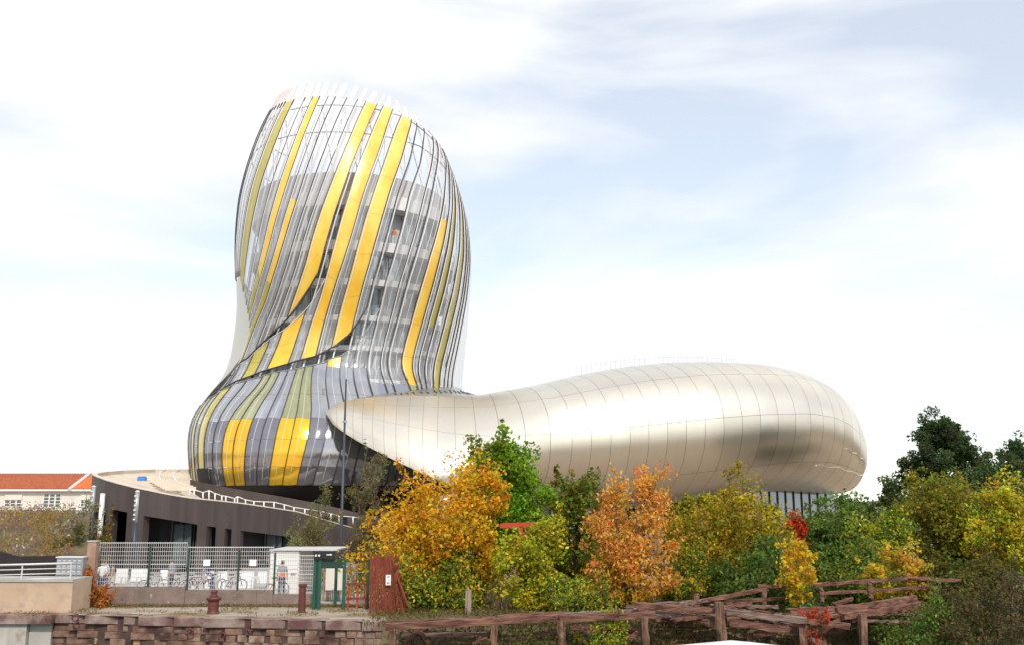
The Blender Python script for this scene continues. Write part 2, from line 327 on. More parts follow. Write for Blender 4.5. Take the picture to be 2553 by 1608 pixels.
KEYS = [[111.0, 116.7, 116.4, 117.2, 119.3, 121.4, 123.3, 125.4, 128.2, 130.9, 133.5, 136.3, 139.1, 142.6, 147.0, 149.8, 152.5, 154.0, 155.5, 154.5, 153.5, 153.5, 153.5, 154.0, 154.5, 154.5, 154.5, 154.5],
 [88.7, 93.7, 96.1, 98.3, 101.1, 103.3, 105.7, 107.9, 110.5, 113.2, 116.1, 119.3, 122.2, 126.2, 131.4, 135.7, 139.8, 141.3, 142.8, 142.3, 141.8, 141.8, 141.8, 142.0, 142.3, 142.5, 142.8, 142.8],
 [73.3, 79.6, 84.5, 88.1, 91.8, 94.7, 97.4, 99.9, 102.6, 105.1, 107.9, 111.1, 114.2, 117.8, 122.5, 126.3, 132.4, 136.2, 138.9, 137.7, 136.4, 135.9, 135.4, 135.9, 136.4, 136.9, 137.4, 137.4],
 [48.5, 54.2, 62.6, 68.6, 73.7, 77.7, 81.2, 84.6, 88.1, 91.3, 94.5, 97.6, 100.5, 102.8, 106.5, 110.0, 112.9, 115.5, 117.3, 117.2, 115.5, 116.7, 118.7, 120.3, 121.5, 122.4, 121.9, 121.7],
 [34.2, 39.4, 48.8, 56.9, 63.0, 67.5, 71.7, 75.5, 79.2, 81.9, 84.7, 87.4, 89.7, 92.0, 94.6, 97.1, 99.9, 101.8, 102.3, 101.9, 99.9, 97.9, 97.0, 97.6, 98.2, 99.7, 101.7, 103.6],
 [33.0, 38.5, 41.4, 49.5, 56.3, 60.8, 64.8, 68.5, 72.3, 75.7, 78.5, 81.0, 83.4, 86.1, 89.3, 92.0, 94.1, 95.5, 95.8, 94.7, 91.8, 88.6, 86.3, 85.9, 86.3, 88.2, 90.7, 92.3],
 [22.7, 27.4, 31.3, 41.7, 50.0, 55.5, 60.2, 64.2, 68.0, 71.3, 74.3, 77.2, 79.5, 81.6, 84.1, 86.5, 88.2, 89.3, 89.9, 88.7, 85.8, 82.4, 79.5, 79.5, 80.0, 81.8, 84.8, 86.6],
 [12.4, 17.9, 20.7, 23.4, 28.8, 35.8, 40.9, 45.2, 50.5, 54.8, 57.5, 60.1, 62.6, 64.8, 67.7, 69.2, 70.8, 72.2, 72.7, 71.2, 67.7, 64.0, 60.9, 60.4, 59.9, 61.4, 62.9, 63.9],
 [-11.2, -5.2, -2.2, 0.8, 5.3, 9.8, 17.7, 25.0, 30.2, 33.9, 37.6, 41.3, 44.4, 47.0, 49.7, 52.1, 54.1, 56.0, 56.9, 54.5, 48.5, 46.0, 43.5, 43.0, 42.5, 44.0, 45.5, 46.5],
 [-34.0, -27.0, -23.5, -20.0, -14.0, -8.0, -1.6, 3.2, 8.0, 10.5, 13.0, 14.2, 15.5, 17.2, 19.0, 21.8, 24.5, 26.8, 29.0, 29.2, 29.5, 28.1, 26.7, 26.7, 26.7, 28.7, 30.7, 30.7]]
ZF = np.arange(0, 58, 0.25)
def smoothed(zs, v, w):
    k = np.linspace(-1, 1, 11) * w; g_ = np.exp(-(k / w * 1.6) ** 2)
    return sum(g_[i] * np.interp(ZF + k[i], zs, v) for i in range(11)) / g_.sum()
FC, FRX, FRF = (smoothed(ZS, v, 1.6) for v in (TC, TRX, TRF))
FK = [smoothed(ZK[::-1], k[::-1], 1.4) for k in KEYS]
def lk(tab, z): 
    i = min(max(z / 0.25, 0), len(tab) - 1.001); a = int(i); return tab[a] + (tab[a + 1] - tab[a]) * (i - a)
def theta(k, z):
    if k < 0: return lk(FK[0], z) - 11 * k
    if k > 9:
        a = lk(FK[9], z); b = lk(FK[0], z) + 11 * 4.5 - 360
        return a + (k - 9) / 18.0 * (b - a)
    i = min(int(k), 8); return lk(FK[i], z) + (lk(FK[i + 1], z) - lk(FK[i], z)) * (k - i)
def Sth(th, z, sc=1.0):
    return Vector((lk(FC, z) + sc * lk(FRX, z) * math.cos(R(th)), YC - sc * lk(FRF, z) * math.sin(R(th)), z))
def Sn(th, z):
    a = Sth(th + 0.5, z) - Sth(th - 0.5, z); b = Sth(th, z + 0.2) - Sth(th, z - 0.2)
    return b.cross(a).normalized() * 1.0
def Pt(k, z, off=0.0):
    th = theta(k, z); p = Sth(th, z)
    if off:
        n = Sn(th, z)
        c = Vector((lk(FC, z), YC, z))
        if n.dot(p - c) < 0: n = -n
        p = p + n * off
    return p
def tabf(t):
    xs = [a for a, b in t]; ys = [b for a, b in t]
    return lambda k: float(np.interp(k, xs, ys))
sw2lo = tabf([(-4, 14.6), (-1, 15.4), (0.2, 15.9), (1.14, 16.38), (2.04, 17.03), (2.34, 17.56), (2.67, 17.72), (3.31, 18.4), (3.72, 18.61), (4.41, 18.92), (5.82, 19.44), (6.31, 20.19), (6.56, 21.07), (6.83, 22.93), (6.96, 24.45), (7.01, 25.42)])
sw2up = tabf([(1.02, 16.49), (1.98, 17.19), (2.29, 17.77), (2.58, 18.04), (2.97, 18.69), (3.23, 18.91), (3.64, 19.29), (3.93, 19.66), (4.94, 20.06), (5.71, 20.61), (6.13, 21.17), (6.3, 21.86), (6.48, 23.14), (6.62, 24.38), (6.68, 25.47)])
sw1lo = tabf([(0.75, 17.86), (1.37, 19.03), (2.26, 20.2), (2.4, 21.0), (2.59, 21.7), (2.79, 22.47), (3.05, 23.06), (3.46, 24.22), (3.77, 25.71), (3.9, 27.0), (4, 28.0)])
sw1up = tabf([(1.28, 19.14), (2.22, 20.34), (2.38, 21.18), (2.72, 22.7), (3.0, 24.09), (3.22, 25.02), (3.38, 25.95), (3.47, 26.9), (3.65, 28.6)])
metal_z = tabf([(-4.5, 30.3), (-2, 30.2), (-0.6, 29.78), (0, 28.1), (0.62, 25.93), (1.14, 24.33), (1.55, 23.26), (1.67, 22.41)])
metal_k = tabf([(15.0, -1.0), (16.5, -0.6), (17.5, -0.1), (18.4, 0.34), (19.05, 0.65), (20.12, 0.97), (21.03, 1.35), (22.41, 1.67), (23.26, 1.55), (24.33, 1.14), (25.93, 0.62), (28.1, 0.0), (29.78, -0.6), (30.2, -2), (30.3, -4.5)])
ztop = tabf([(-4.5, 49.8), (-3, 49.66), (-0.14, 49.47), (2.11, 49.2), (3.0, 48.95), (5.0, 48.68), (6.3, 48.1), (7.0, 47.55), (7.4, 46.95), (7.8, 46.6), (8.3, 46.2), (9, 45.7), (11, 45)])
ZTOP = 49.1
museum = thing('museum_building', 'huge curved museum with a swirling glass tower and a golden aluminium gallery wing', 'museum', (-15, 113, 0))

# core of the tower: the part that carries all tower pieces
m = MB()
for z0, z1, sc in ((0, 36.5, 0.42),):
    m.grid([[Sth(a, z, sc) for a in range(0, 360, 12)] for z in np.linspace(z0 + 3, z1, 12)], closed=True)
m.grid([[Sth(a, 6.9, 0.998) for a in range(0, 360, 6)], [Sth(a, 6.3, 0.97) for a in range(0, 360, 6)], [Sth(a, 5.6, 0.80) for a in range(0, 360, 6)], [Sth(a, 4.0, 0.78) + Vector((0, 0, -4)) for a in range(0, 360, 6)]], mi=1, closed=True)  # soffit and foot: the shade under the bulb is in their colour
tower = m.build('tower', [M['concrete_dim'], M['shade_dark']], museum, smooth=True)

FLOORS = [(13.0, 13.6), (17.5, 18.0), (21.1, 21.6), (24.2, 24.75), (27.85, 28.5), (31.5, 32.55), (36.4, 37.95)]
for z0, z1 in FLOORS:
    m = MB(); sc = 0.87
    A = list(range(0, 360, 5))
    lo = [Sth(a, z0, sc) for a in A]; hi = [Sth(a, z1, sc) for a in A]
    m.grid([lo, hi], closed=True); n_ = len(A)
    m.add(hi, [tuple(range(n_))]); m.add(lo, [tuple(range(n_))[::-1]])
    m.build('floor_slab', M['slab_white'], tower)
# roof parapet
m = MB(); A = list(range(0, 360, 5))
m.grid([[Sth(a, 37.9, 0.845) for a in A], [Sth(a, 40.3, 0.845) for a in A], [Sth(a, 40.3, 0.82) for a in A], [Sth(a, 37.9, 0.82) for a in A]], closed=True)
m.build('parapet', M['concrete_pale'], tower, smooth=False)
# storey-high inner windows and columns
for fi in range(1, len(FLOORS) - 1):
    z0 = FLOORS[fi][1] + 0.02; z1 = FLOORS[fi + 1][0] - 0.02
    for a in range(-10, 190, 10):
        m = MB()
        if (a // 10 + fi * 3) % 5 == 0:
            m.grid([[Sth(a + d, z0, 0.74), Sth(a + d + 5, z0, 0.74)] for d in (0.2,)] + [[Sth(a + d, z1, 0.74), Sth(a + d + 5, z1, 0.74)] for d in (0.2,)])
            m.build('inner_wall', M['concrete_pale'], tower)
            m = MB(); m.grid([[Sth(a + 5.2, z, 0.74), Sth(a + 9.8, z, 0.74)] for z in (z0, z1)])
            m.build('inner_window', M['inner_glass'], tower)
        else:
            m.grid([[Sth(a + d, z, 0.74) for d in (0.2, 3.4, 6.6, 9.8)] for z in (z0, (z0 + z1) / 2, z1)])
            m.build('inner_window', M['inner_glass'] if (a // 10 * 7 + fi * 5) % 6 else M['pane_dark'], tower)
    m = MB()
    for a in range(-10, 195, 15):
        MB().tube([Sth(a, z0, 0.80), Sth(a, z1, 0.80)], 0.2, 8).build('column', M['concrete_pale'], tower, smooth=True)
    rail = MB()
    rail.tube([Sth(a, z0, 0.86) + Vector((0, 0, 1.05)) for a in range(-10, 196, 5)], 0.03, 5)
    for a in range(-10, 196, 5): rail.tube([Sth(a, z0, 0.86), Sth(a, z0, 0.86) + Vector((0, 0, 1.05))], 0.02, 4)
    rail.build('balcony_rail', M['grey_steel'], tower)
# ring beams and the lattice of the crown
for z in (48.3, 44.6):
    MB().tube([Sth(a, z - max(0, 40 - a) * 0.05, 0.975) for a in range(-20, 215, 5)], 0.07, 6).build('ring_beam', M['grey_steel'], tower, smooth=True)
for i in range(16):
    a = -20 + i * 14
    m = MB(); m.tube([Sth(a, 40.2, 0.84), Sth(a + 5, 48.3, 0.96)], 0.055, 5)
    m.tube([Sth(a + 14, 40.2, 0.84), Sth(a + 5, 48.3, 0.96)], 0.04, 5)
    m.build('lattice_strut', M['white_steel'] if i % 2 else M['grey_steel'], tower)

# glass strips
UB = [-4.5, -4.0, -3.5, -3.0, -2.5, -2.09, -1.7, -1.29, -1.0, -0.72, 0, 0.46, 0.75, 1, 1.55, 2, 2.37, 2.72, 3, 3.65, 4, 5, 6, 6.42, 6.66, 7, 7.37, 7.57, 8, 8.21, 8.33, 8.47, 8.69, 8.88, 9.1, 9.4, 9.8, 10.2, 10.7]
CB = [-1.5, -0.9, -0.4, 0.1, 0.5, 0.85, 1.54, 2.19, 2.6, 3, 3.25, 3.5, 3.75, 4, 4.5, 5, 6, 6.33, 6.66, 7]
panels = []   # (area, builder, material)
def strip_panel(ka, kb, zl0, zl1, zr0, zr1, mname, nr=None):
    w = kb - ka; dz = max(zl1 - zl0, zr1 - zr0)
    if dz < 0.25: return
    nr = nr or max(2, int(dz / 0.7) + 1); rows = []
    for i in range(nr + 1):
        t = i / nr; r_ = []
        for s in (0.03, 0.27, 0.5, 0.73, 0.97):
            z = (zl0 + (zl1 - zl0) * t) * (1 - s) + (zr0 + (zr1 - zr0) * t) * s
            r_.append(Pt(ka + w * s, z, 0.09 * (1 - s) + 0.045 * (1 - (2 * s - 1) ** 2)))
        rows.append(r_)
    q = [project(rows[0][0]), project(rows[0][-1]), project(rows[-1][-1]), project(rows[-1][0])]
    ar = abs(sum(q[i][0] * q[(i + 1) % 4][1] - q[(i + 1) % 4][0] * q[i][1] for i in range(4))) / 2
    th = theta((ka + kb) / 2, (zl0 + zl1) / 2) % 360
    if not (8 < th < 178): ar *= 0.02
    panels.append((ar, rows, mname))
def strip(ka, kb, bl, br, tl, tr, pick, step=4.4, joints=None):
    zl, zr = [bl], [br]
    if joints:
        for j in joints:
            if j > max(bl, br) + 0.4 and j < min(tl, tr) - 0.4: zl.append(j); zr.append(j - 0.12)
    else:
        n = max(1, round((max(tl, tr) - min(bl, br)) / step))
        for i in range(1, n):
            t = i / n; sl = 0.45 if n > 1 else 0
            a = bl + (tl - bl) * t + sl; b = br + (tr - br) * t - sl
            zl.append(a); zr.append(b)
    zl.append(tl); zr.append(tr)
    for i in range(len(zl) - 1):
        g_ = 0.012
        strip_panel(ka, kb, zl[i] + g_, zl[i + 1] - g_, zr[i] + g_, zr[i + 1] - g_, pick((zl[i] + zl[i + 1] + zr[i] + zr[i + 1]) / 4))
def pickA(ka):
    if ka == -0.72: return lambda z: 'glass_olive'
    if ka == 0.75: return lambda z: 'glass_gold' if z > 31 else 'glass_olive'
    if ka == 1.55: return lambda z: ('glass_clear' if z > 35.5 else 'glass_gold' if z > 28 else 'glass_olive')
    if ka == 3: return lambda z: 'glass_gold'
    return lambda z: 'glass_crown' if z > 40.5 else 'glass_clear' if z > 37 or ka >= 2.37 else 'glass_grey'
def pickB(ka):
    if ka in (4, 6, 3): return lambda z: 'glass_gold'
    if ka == 2.37: return lambda z: 'glass_olive'
    if ka > 4: return lambda z: 'glass_crown' if z > 40.5 else 'glass_clear'
    return lambda z: 'glass_grey'
def pickC(ka):
    if ka in (3, 3.25): return lambda z: 'glass_yellow' if z < 13.3 else 'glass_olive_mid'
    if ka in (4, 4.5): return lambda z: 'glass_yellow' if z < 13.3 else 'glass_olive_mid'
    if ka in (1.54, 0.5, -0.4): return lambda z: 'glass_olive'
    if ka == 6: return lambda z: 'glass_gold' if z > 17.6 else 'glass_mid'
    if ka == 8: return lambda z: 'glass_clear' if z > 35.5 else 'glass_gold' if z > 17.5 else 'glass_olive_mid'
    if ka == 8.33: return lambda z: 'glass_olive' if 23 < z < 38 else 'glass_clear'
    if ka == 8.69: return lambda z: 'glass_olive' if z > 18 else 'glass_clear'
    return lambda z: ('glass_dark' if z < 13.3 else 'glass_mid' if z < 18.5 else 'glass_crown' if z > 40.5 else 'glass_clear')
for a, b in zip(UB, UB[1:]):
    if b <= 3.65:      # scale A: left of the first open slot
        lo = (lambda k: metal_z(k)) if b <= 1.6 else (lambda k: sw1up(k))
        strip(a, b, lo(a), lo(b), ztop(a), ztop(b), pickA(a))
    if a >= 1 and b <= 4:   # scale B, between the two sweeps
        strip(a, b, sw2up(a), sw2up(b), sw1lo(a), sw1lo(b), pickB(a), 2.6)
    if a >= 4 and b <= 6.66:
        strip(a, b, sw2up(a), sw2up(b), ztop(a), ztop(b), pickB(a))
    if a >= 7:
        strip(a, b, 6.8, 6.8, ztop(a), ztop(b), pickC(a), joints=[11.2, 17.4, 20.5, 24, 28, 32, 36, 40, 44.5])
for a, b in zip(CB, CB[1:]):
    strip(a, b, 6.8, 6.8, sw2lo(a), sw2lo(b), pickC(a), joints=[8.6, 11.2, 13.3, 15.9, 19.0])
# strips round the back, up to the roof only
k = 10.7
while k < 26.9:
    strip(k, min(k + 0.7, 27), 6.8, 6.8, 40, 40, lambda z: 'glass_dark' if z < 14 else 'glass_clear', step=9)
    k += 0.7
panels.sort(key=lambda p: -p[0])
for ar, rows, mn in panels[:300]:
    MB().grid(rows).build('glass_panel', M[mn], tower, smooth=True)
rest = MB(); names = sorted({p[2] for p in panels[300:]})
for ar, rows, mn in panels[300:]: rest.grid(rows, mi=names.index(mn))
if names: rest.build('glass_panels_rest', [M[n_] for n_ in names], tower, smooth=True, kind='stuff')
# pale metal flank on the left of the waist
zz = np.linspace(15.0, 30.3, 30)
MB().grid([[Pt(-5.5 + (metal_k(z) + 5.5) * t, z, 0.06) for t in np.linspace(0, 1, 14)] for z in zz]).build('metal_flank', M['alu_pale'], tower, smooth=True)
# dark mullions along every strip edge
def mull(k, z0, z1):
    if z1 - z0 < 0.5: return
    n = max(2, int((z1 - z0) / 0.8)); zs = np.linspace(z0, z1, n + 1)
    m_ = MB(); w = 0.04
    rows_ = []
    for z in zs:
        p = Pt(k, z, 0.02); q = Pt(k, z, 0.15); t_ = (Pt(k + 0.05, z) - Pt(k - 0.05, z)).normalized()
        rows_.append([p - t_ * w, q - t_ * w, q + t_ * w, p + t_ * w])
    m_.grid(rows_, closed=True); m_.build('mullion', M['mullion'], tower)
for k in UB[4:-2]:
    if k <= 3.65: mull(k, (metal_z(k) if k < 1.6 else sw1up(k)), ztop(k) + 0.1)
    if 1.55 <= k < 4: mull(k, sw2up(k), sw1lo(k))
    if 4 <= k <= 6.66: mull(k, sw2up(k), ztop(k) + 0.1)
    if k >= 7: mull(k, 6.8, ztop(k) + 0.1)
for k in CB[1:-1]: mull(k, 6.8, sw2lo(k))
# lips along the two sweeping openings, and white ribs inside that cross them
def lip(f, k0, k1, off, mname, r, nm='edge_strip'):
    MB().tube([Pt(k, f(k), off) for k in np.linspace(k0, k1, 40)], r, 5).build(nm, M[mname], tower, smooth=True)
lip(sw2lo, 0.2, 7.0, 0.12, 'grey_steel', 0.05); lip(sw2up, 1.45, 6.68, 0.14, 'mullion', 0.09)
lip(sw1lo, 1.2, 4.0, 0.12, 'white_steel', 0.045); lip(sw1up, 1.6, 3.65, 0.14, 'mullion', 0.09)
for a, b in zip(UB[6:-2], UB[7:-1]):
    k = a + (b - a) * 0.22
    z0 = 8.2 if k > 1.6 else metal_z(k)
    zs = np.arange(z0, ztop(k) - 0.3, 1.0)
    MB().tube([Pt(k, z, -0.38) for z in zs], 0.10, 5).build('rib', M['white_steel'], tower, smooth=True)
for a, b in zip(UB[6:-2], UB[7:-1]):
    if a in (3.65, 6.66): continue
    k = a + (b - a) * 0.13
    z0 = (max(metal_z(k), 0) if k < 1.6 else sw1up(k) if k < 3.65 else sw2up(k) if k < 7 else 17.8)
    MB().tube([Pt(k, z, 0.13) for z in np.arange(z0, ztop(k), 0.9)], 0.055, 5).build('glazing_bar', M['white_steel'], tower, smooth=True)
GOLD = (-0.72, 0.75, 1.55, 3, 4, 6, 8, 8.33, 8.69)
for a, b in zip(UB[8:-6], UB[9:-5]):
    if a in (3.65, 6.66) or a in GOLD: continue
    k = a + (b - a) * 0.6
    z0 = (metal_z(k) if k < 1.6 else sw1up(k) if k < 3.65 else sw2up(k) if k < 7 else 17.8)
    MB().tube([Pt(k, z, 0.10) for z in np.arange(z0, ztop(k), 0.9)], 0.035, 5).build('glazing_bar', M['galvanised'], tower, smooth=True)
for a, b in zip(CB[4:], CB[5:]):
    k = a + (b - a) * 0.45
    MB().tube([Pt(k, z, 0.085) for z in np.arange(6.9, sw2lo(k), 0.7)], 0.026, 5).build('glazing_bar', M['galvanised'], tower, smooth=True)
# fins above the rim
for a, b in zip(UB[2:-1], UB[3:]):
    w = b - a; rows_ = []
    for i in range(4):
        z = ztop(a) + 0.04 + i * 0.72
        rows_.append([Pt(a + w * (0.10 + 0.02 * i), z, 0.12), Pt(a + w * (0.62 - 0.03 * i), z, 0.12)])
    MB().grid(rows_).build('fin', M['fin_pink'] if a < -0.5 else M['fin_white'], tower, smooth=True)
    zs = np.linspace(ztop(a), ztop(a) + 2.3, 4)
    MB().tube([Pt(a + w * 0.66, z, 0.10) for z in zs], 0.06, 5).build('fin_edge', M['fin_pink'], tower)
# dark doorway in the foot of the bulb
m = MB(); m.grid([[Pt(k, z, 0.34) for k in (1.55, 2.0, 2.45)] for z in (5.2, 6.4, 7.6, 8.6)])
m.build('doorway', M['shade_dark'], tower)

# ------------------------------------------------------------------ museum: golden gallery wing
ST = [(813, 1026, 1032, 97.3, 0.3), (830, 1010, 1057, 96.8, 1.7), (860, 999, 1080, 96.3, 2.9), (900, 992, 1104, 95.8, 4.0), (950, 988, 1130, 95.5, 5.0), (1000, 986, 1155, 95.4, 5.8),
      (1060, 986, 1183, 95.4, 6.6), (1130, 986, 1213, 95.6, 7.4), (1198, 985, 1236, 96.0, 8.0), (1325, 962, 1264, 97, 9.0), (1431, 937, 1272, 98, 10.0), (1537, 918, 1270, 99.5, 10.5),
      (1643, 908, 1258, 101, 11.0), (1749, 907, 1242, 103, 11.3), (1855, 913, 1228, 105, 11.2), (1940, 929, 1223, 106.5, 10.6), (2014, 955, 1227, 108, 9.6), (2067, 987, 1232, 109, 8.2),
      (2105, 1026, 1226, 110, 6.4), (2132, 1070, 1190, 110.5, 4.0), (2144, 1100, 1140, 111, 1.2)]
_s = [s[0] for s in ST]
def stn(px):
    k = np.linspace(-1, 1, 9) * 22; g_ = np.exp(-(k / 16) ** 2)
    damp = min(1.0, max(0.0, (px - 813) / 60)) * min(1.0, max(0.0, (2144 - px) / 60)); k = k * damp
    return [float(sum(g_[i] * np.interp(px + k[i], _s, [s[c] for s in ST]) for i in range(9)) / g_.sum()) for c in range(1, 5)]
def Gp(px, phi, sc=1.0):
    yt, yb, Y, b = stn(px); q = min(1.0, max(0.0, (1330 - px) / 260)); q = q * q * (3 - 2 * q)
    T = at(px, yt, Y); B = at(px, yb, Y - 0.85 * b * q); a = (T.z - B.z) / 2 * sc; b *= sc
    c, s = math.cos(R(phi)), math.sin(R(phi)); e = 2 / 2.15
    cc = math.copysign(abs(c) ** e, c); ss = math.copysign(abs(s) ** e, s)
    if c > 0: cc = cc * (1 - q) + q * math.cos(math.pi / 4 * (1 + s))     # near the tip the skin is an open sheet with a crisp lower edge
    elif s < 0: cc = cc * (1 - q) + q * (1 - 2 * (1 + s))
    sh = 0.34 * (1 - q) * (1 - min(1.0, max(0.0, (px - 1820) / 300)) ** 1.5)
    return Vector(((T.x + B.x) / 2 + (B.x - T.x) / 2 * -ss * q + sh * b * cc, Y - b * cc, (T.z + B.z) / 2 + a * ss))
def Gn(px, phi):
    d = 3.0; a = Gp(min(px + d, 2143.5), phi) - Gp(max(px - d, 813.5), phi); b = Gp(px, phi + 1.5) - Gp(px, phi - 1.5)
    n = a.cross(b).normalized(); yt, yb, Y, bb = stn(px)
    return -n if n.dot(Gp(px, phi) - Gp(px, phi + 180)) < 0 else n
pxs = [813.5] + [842, 862, 884, 908, 934, 962, 992, 1024, 1058, 1094] + list(np.linspace(1132, 2102, 25)) + [2124, 2139, 2143.5]
m = MB()
m.grid([[Gp(p, a, 0.988) for a in range(0, 360, 10)] for p in pxs], closed=True)
gallery = m.build('gallery', M['joint_dark'], museum, smooth=True)
PHI = [-89, -34, 4, 42, 104]
def gal_panel(p0, p1, f0, f1, name, gx=0.33, gf=0.10):
    nx, nf = 3, max(3, int((f1 - f0) / 8)); rows_ = []; nor = []
    gx = min(gx, (p1 - p0) * 0.05)
    for i in range(nx + 1):
        px = p0 + gx + (p1 - p0 - 2 * gx) * i / nx
        r_ = []
        for j in range(nf + 1):
            ph = f0 + gf + (f1 - f0 - 2 * gf) * j / nf; r_.append(Gp(px, ph)); nor.append(Gn(px, ph))
        rows_.append(r_)
    g_ = MB().grid(rows_); g_.f = [f[::-1] for f in g_.f]
    o = g_.build(name, M[random.choice(('alu_gold', 'alu_gold', 'alu_gold_b', 'alu_gold_c'))], gallery, smooth=True)
    jx, jz = random.gauss(0, 0.010), random.gauss(0, 0.010)
    o.data.normals_split_custom_set_from_vertices([(n + Vector((jx, 0, jz))).normalized() for n in nor])
    return o
for p0, p1 in zip(pxs, pxs[1:]):
    for f0, f1 in zip(PHI, PHI[1:]): gal_panel(p0, p1, f0, f1, 'metal_panel')
m = MB(); m.grid([[Gp(p, a) for a in range(104, 196, 13)] for p in pxs]); m.build('back_cladding', M['alu_gold'], gallery, smooth=True)
m = MB(); m.grid([[Gp(p, a) for a in range(195, 271, 15)] for p in pxs if p > 1300]); m.build('soffit', M['alu_gold'], gallery, smooth=True)
for ph, p0 in ((-18, 1990), (-38, 1905)):      # overlapping lips at the blunt end
    MB().tube([Gp(p, ph + 3 * math.sin(i * 0.9) * 0.3, 1.004) for i, p in enumerate(np.linspace(p0, 2138, 26))], [0.02 + 0.045 * min(1, i / 8) for i in range(26)], 5).build('lip', M['alu_gold_b'], gallery, smooth=True)
# collar where the wing climbs to meet the glass
CT = [(78, 14.9), (74, 15.27), (64.6, 15.96), (57.1, 16.35), (47.2, 16.81), (32.2, 17.47), (18, 17.9), (4, 18.0), (-12, 18.0)]
CP = [832, 855, 905, 950, 1010, 1080, 1140, 1200, 1262]
def collar_pt(i, t):
    i0 = min(int(i), len(CT) - 2); f = i - i0
    th = CT[i0][0] * (1 - f) + CT[i0 + 1][0] * f; z = CT[i0][1] * (1 - f) + CT[i0 + 1][1] * f; px = CP[i0] * (1 - f) + CP[i0 + 1] * f
    a = Sth(th, z, 1.008); b = Gp(px, 82); p = a.lerp(b, t); p.z -= 0.18 * 4 * t * (1 - t) * (b - a).length / 8; return p
for i in range(len(CT) - 1):
    MB().grid([[collar_pt(i + 0.01 + 0.98 * s / 4, t) for t in np.linspace(0, 1, 9)] for s in range(5)]).build('collar_panel', M['alu_pale'], gallery, smooth=True)
for k in range(16):
    i = 3.2 + k * 0.27; a = collar_pt(i, 0.18 + 0.05 * (k % 3)); b = collar_pt(i + 0.14, 0.38 + 0.06 * (k % 2))
    MB().bar(a + Vector((0, 0, 0.05)), b + Vector((0, 0, 0.05)), 0.16, 0.03).build('louvre_slit', M['mullion'], gallery)
# railing along the crest
pts = [Gp(p, 92) for p in np.linspace(1445, 1850, 34)]
MB().tube([p + Vector((0, 0, 0.85)) for p in pts], 0.03, 5).build('crest_rail', M['white_steel'], gallery)
for p in pts: MB().tube([p - Vector((0, 0, 0.1)), p + Vector((0, 0, 0.85))], 0.03, 4).build('crest_post', M['white_steel'], gallery)
# ground-floor glazing under the wing
gp = [Vector((Gp(p, 0).x * 0.2 + at(p, 1260, stn(p)[2]).x * 0.8, stn(p)[2] + 0.15 * stn(p)[3], 0)) for p in np.linspace(1120, 2085, 46)]
for i, (a, b) in enumerate(zip(gp, gp[1:])):
    za = Gp(1120 + 965 * i / 45, -88).z + 0.5; zb = Gp(1120 + 965 * (i + 1) / 45, -88).z + 0.5
    m = MB(); m.quad(a, b, b + Vector((0, 0, zb)), a + Vector((0, 0, za)))
    m.build('window_pane', M['shade_dark'] if i in (24, 25, 31, 20) else M['inner_glass'], gallery)
    MB().bar(a - Vector((0, 0.06, 0)), a + Vector((0, -0.06, za)), 0.14, 0.14).build('window_post', M['mullion'], gallery)

# ------------------------------------------------------------------ dark podium building with its tilted rim
RIM = [(980, 1345, 93), (900, 1322, 88), (820, 1299, 84), (740, 1276, 80), (670, 1265, 77), (600, 1255, 75), (535, 1248, 73.3), (475, 1242, 72), (425, 1234, 71), (380, 1225, 70.5), (335, 1216, 70.5), (290, 1205, 71), (262, 1197, 72.3), (246, 1191, 74), (236, 1187, 76), (231, 1184, 79), (230, 1182, 82.5),
       (236, 1180, 86), (258, 1177, 93), (300, 1174, 99), (380, 1171, 105), (470, 1171, 108), (540, 1172, 109)]
podium = thing('podium_building', 'low dark brown curved podium with deep openings in front of the glass tower', 'building', (-24, 75, 0))
rimp = [at(*r) for r in RIM]
OPEN = [(603, 728), (564, 581), (519, 542), (363, 496), (283, 322), (262, 271), (240, 251)]      # in photo columns along the wall
def lintel(px): return float(np.interp(px, [232, 240, 262, 300, 363, 496, 530, 603, 728, 900], [1252, 1256, 1263, 1272, 1285, 1307, 1312, 1322, 1338, 1352]))
# walk along the rim, densely
dense = []
for i in range(len(RIM) - 1):
    for t in np.linspace(0, 1, 9)[:-1]:
        dense.append(tuple(RIM[i][c] * (1 - t) + RIM[i + 1][c] * t for c in range(3)))
dense.append(RIM[-1])
extra = []
front_end = next(i for i, d in enumerate(dense) if d[2] > 82 and d[0] < 300)
marks = sorted({a for o in OPEN for a in o}, reverse=True)
fr = [d for d in dense[:front_end]]
for mk in marks:
    for i in range(len(fr) - 1):
        if fr[i][0] > mk > fr[i + 1][0]:
            t = (fr[i][0] - mk) / (fr[i][0] - fr[i + 1][0]); fr.insert(i + 1, tuple(fr[i][c] * (1 - t) + fr[i + 1][c] * t for c in range(3))); break
wall = MB(); TH = 0.7
def inward(p):
    d = Vector((-18, 100, 0)) - Vector((p.x, p.y, 0)); return d.normalized()
for a, b in zip(fr, fr[1:]):
    mid = (a[0] + b[0]) / 2; A, B = at(*a), at(*b); A0, B0 = Vector((A.x, A.y, 0)), Vector((B.x, B.y, 0))
    op = next((o for o in OPEN if o[0] < mid < o[1]), None); ia, ib = inward(A) * TH, inward(B) * TH
    if op:
        la, lb = at(a[0], lintel(a[0]), a[2]).z, at(b[0], lintel(b[0]), b[2]).z
        la, lb = Vector((A.x, A.y, la)), Vector((B.x, B.y, lb))
        wall.quad(B, A, la, lb); wall.quad(la, la + ia, lb + ib, lb)
        if abs(a[0] - op[1]) < 0.01: wall.quad(A0, la, la + ia, A0 + ia)
        if abs(b[0] - op[0]) < 0.01: wall.quad(B0, B0 + ib, lb + ib, lb)
    else: wall.quad(B, A, A0, B0)
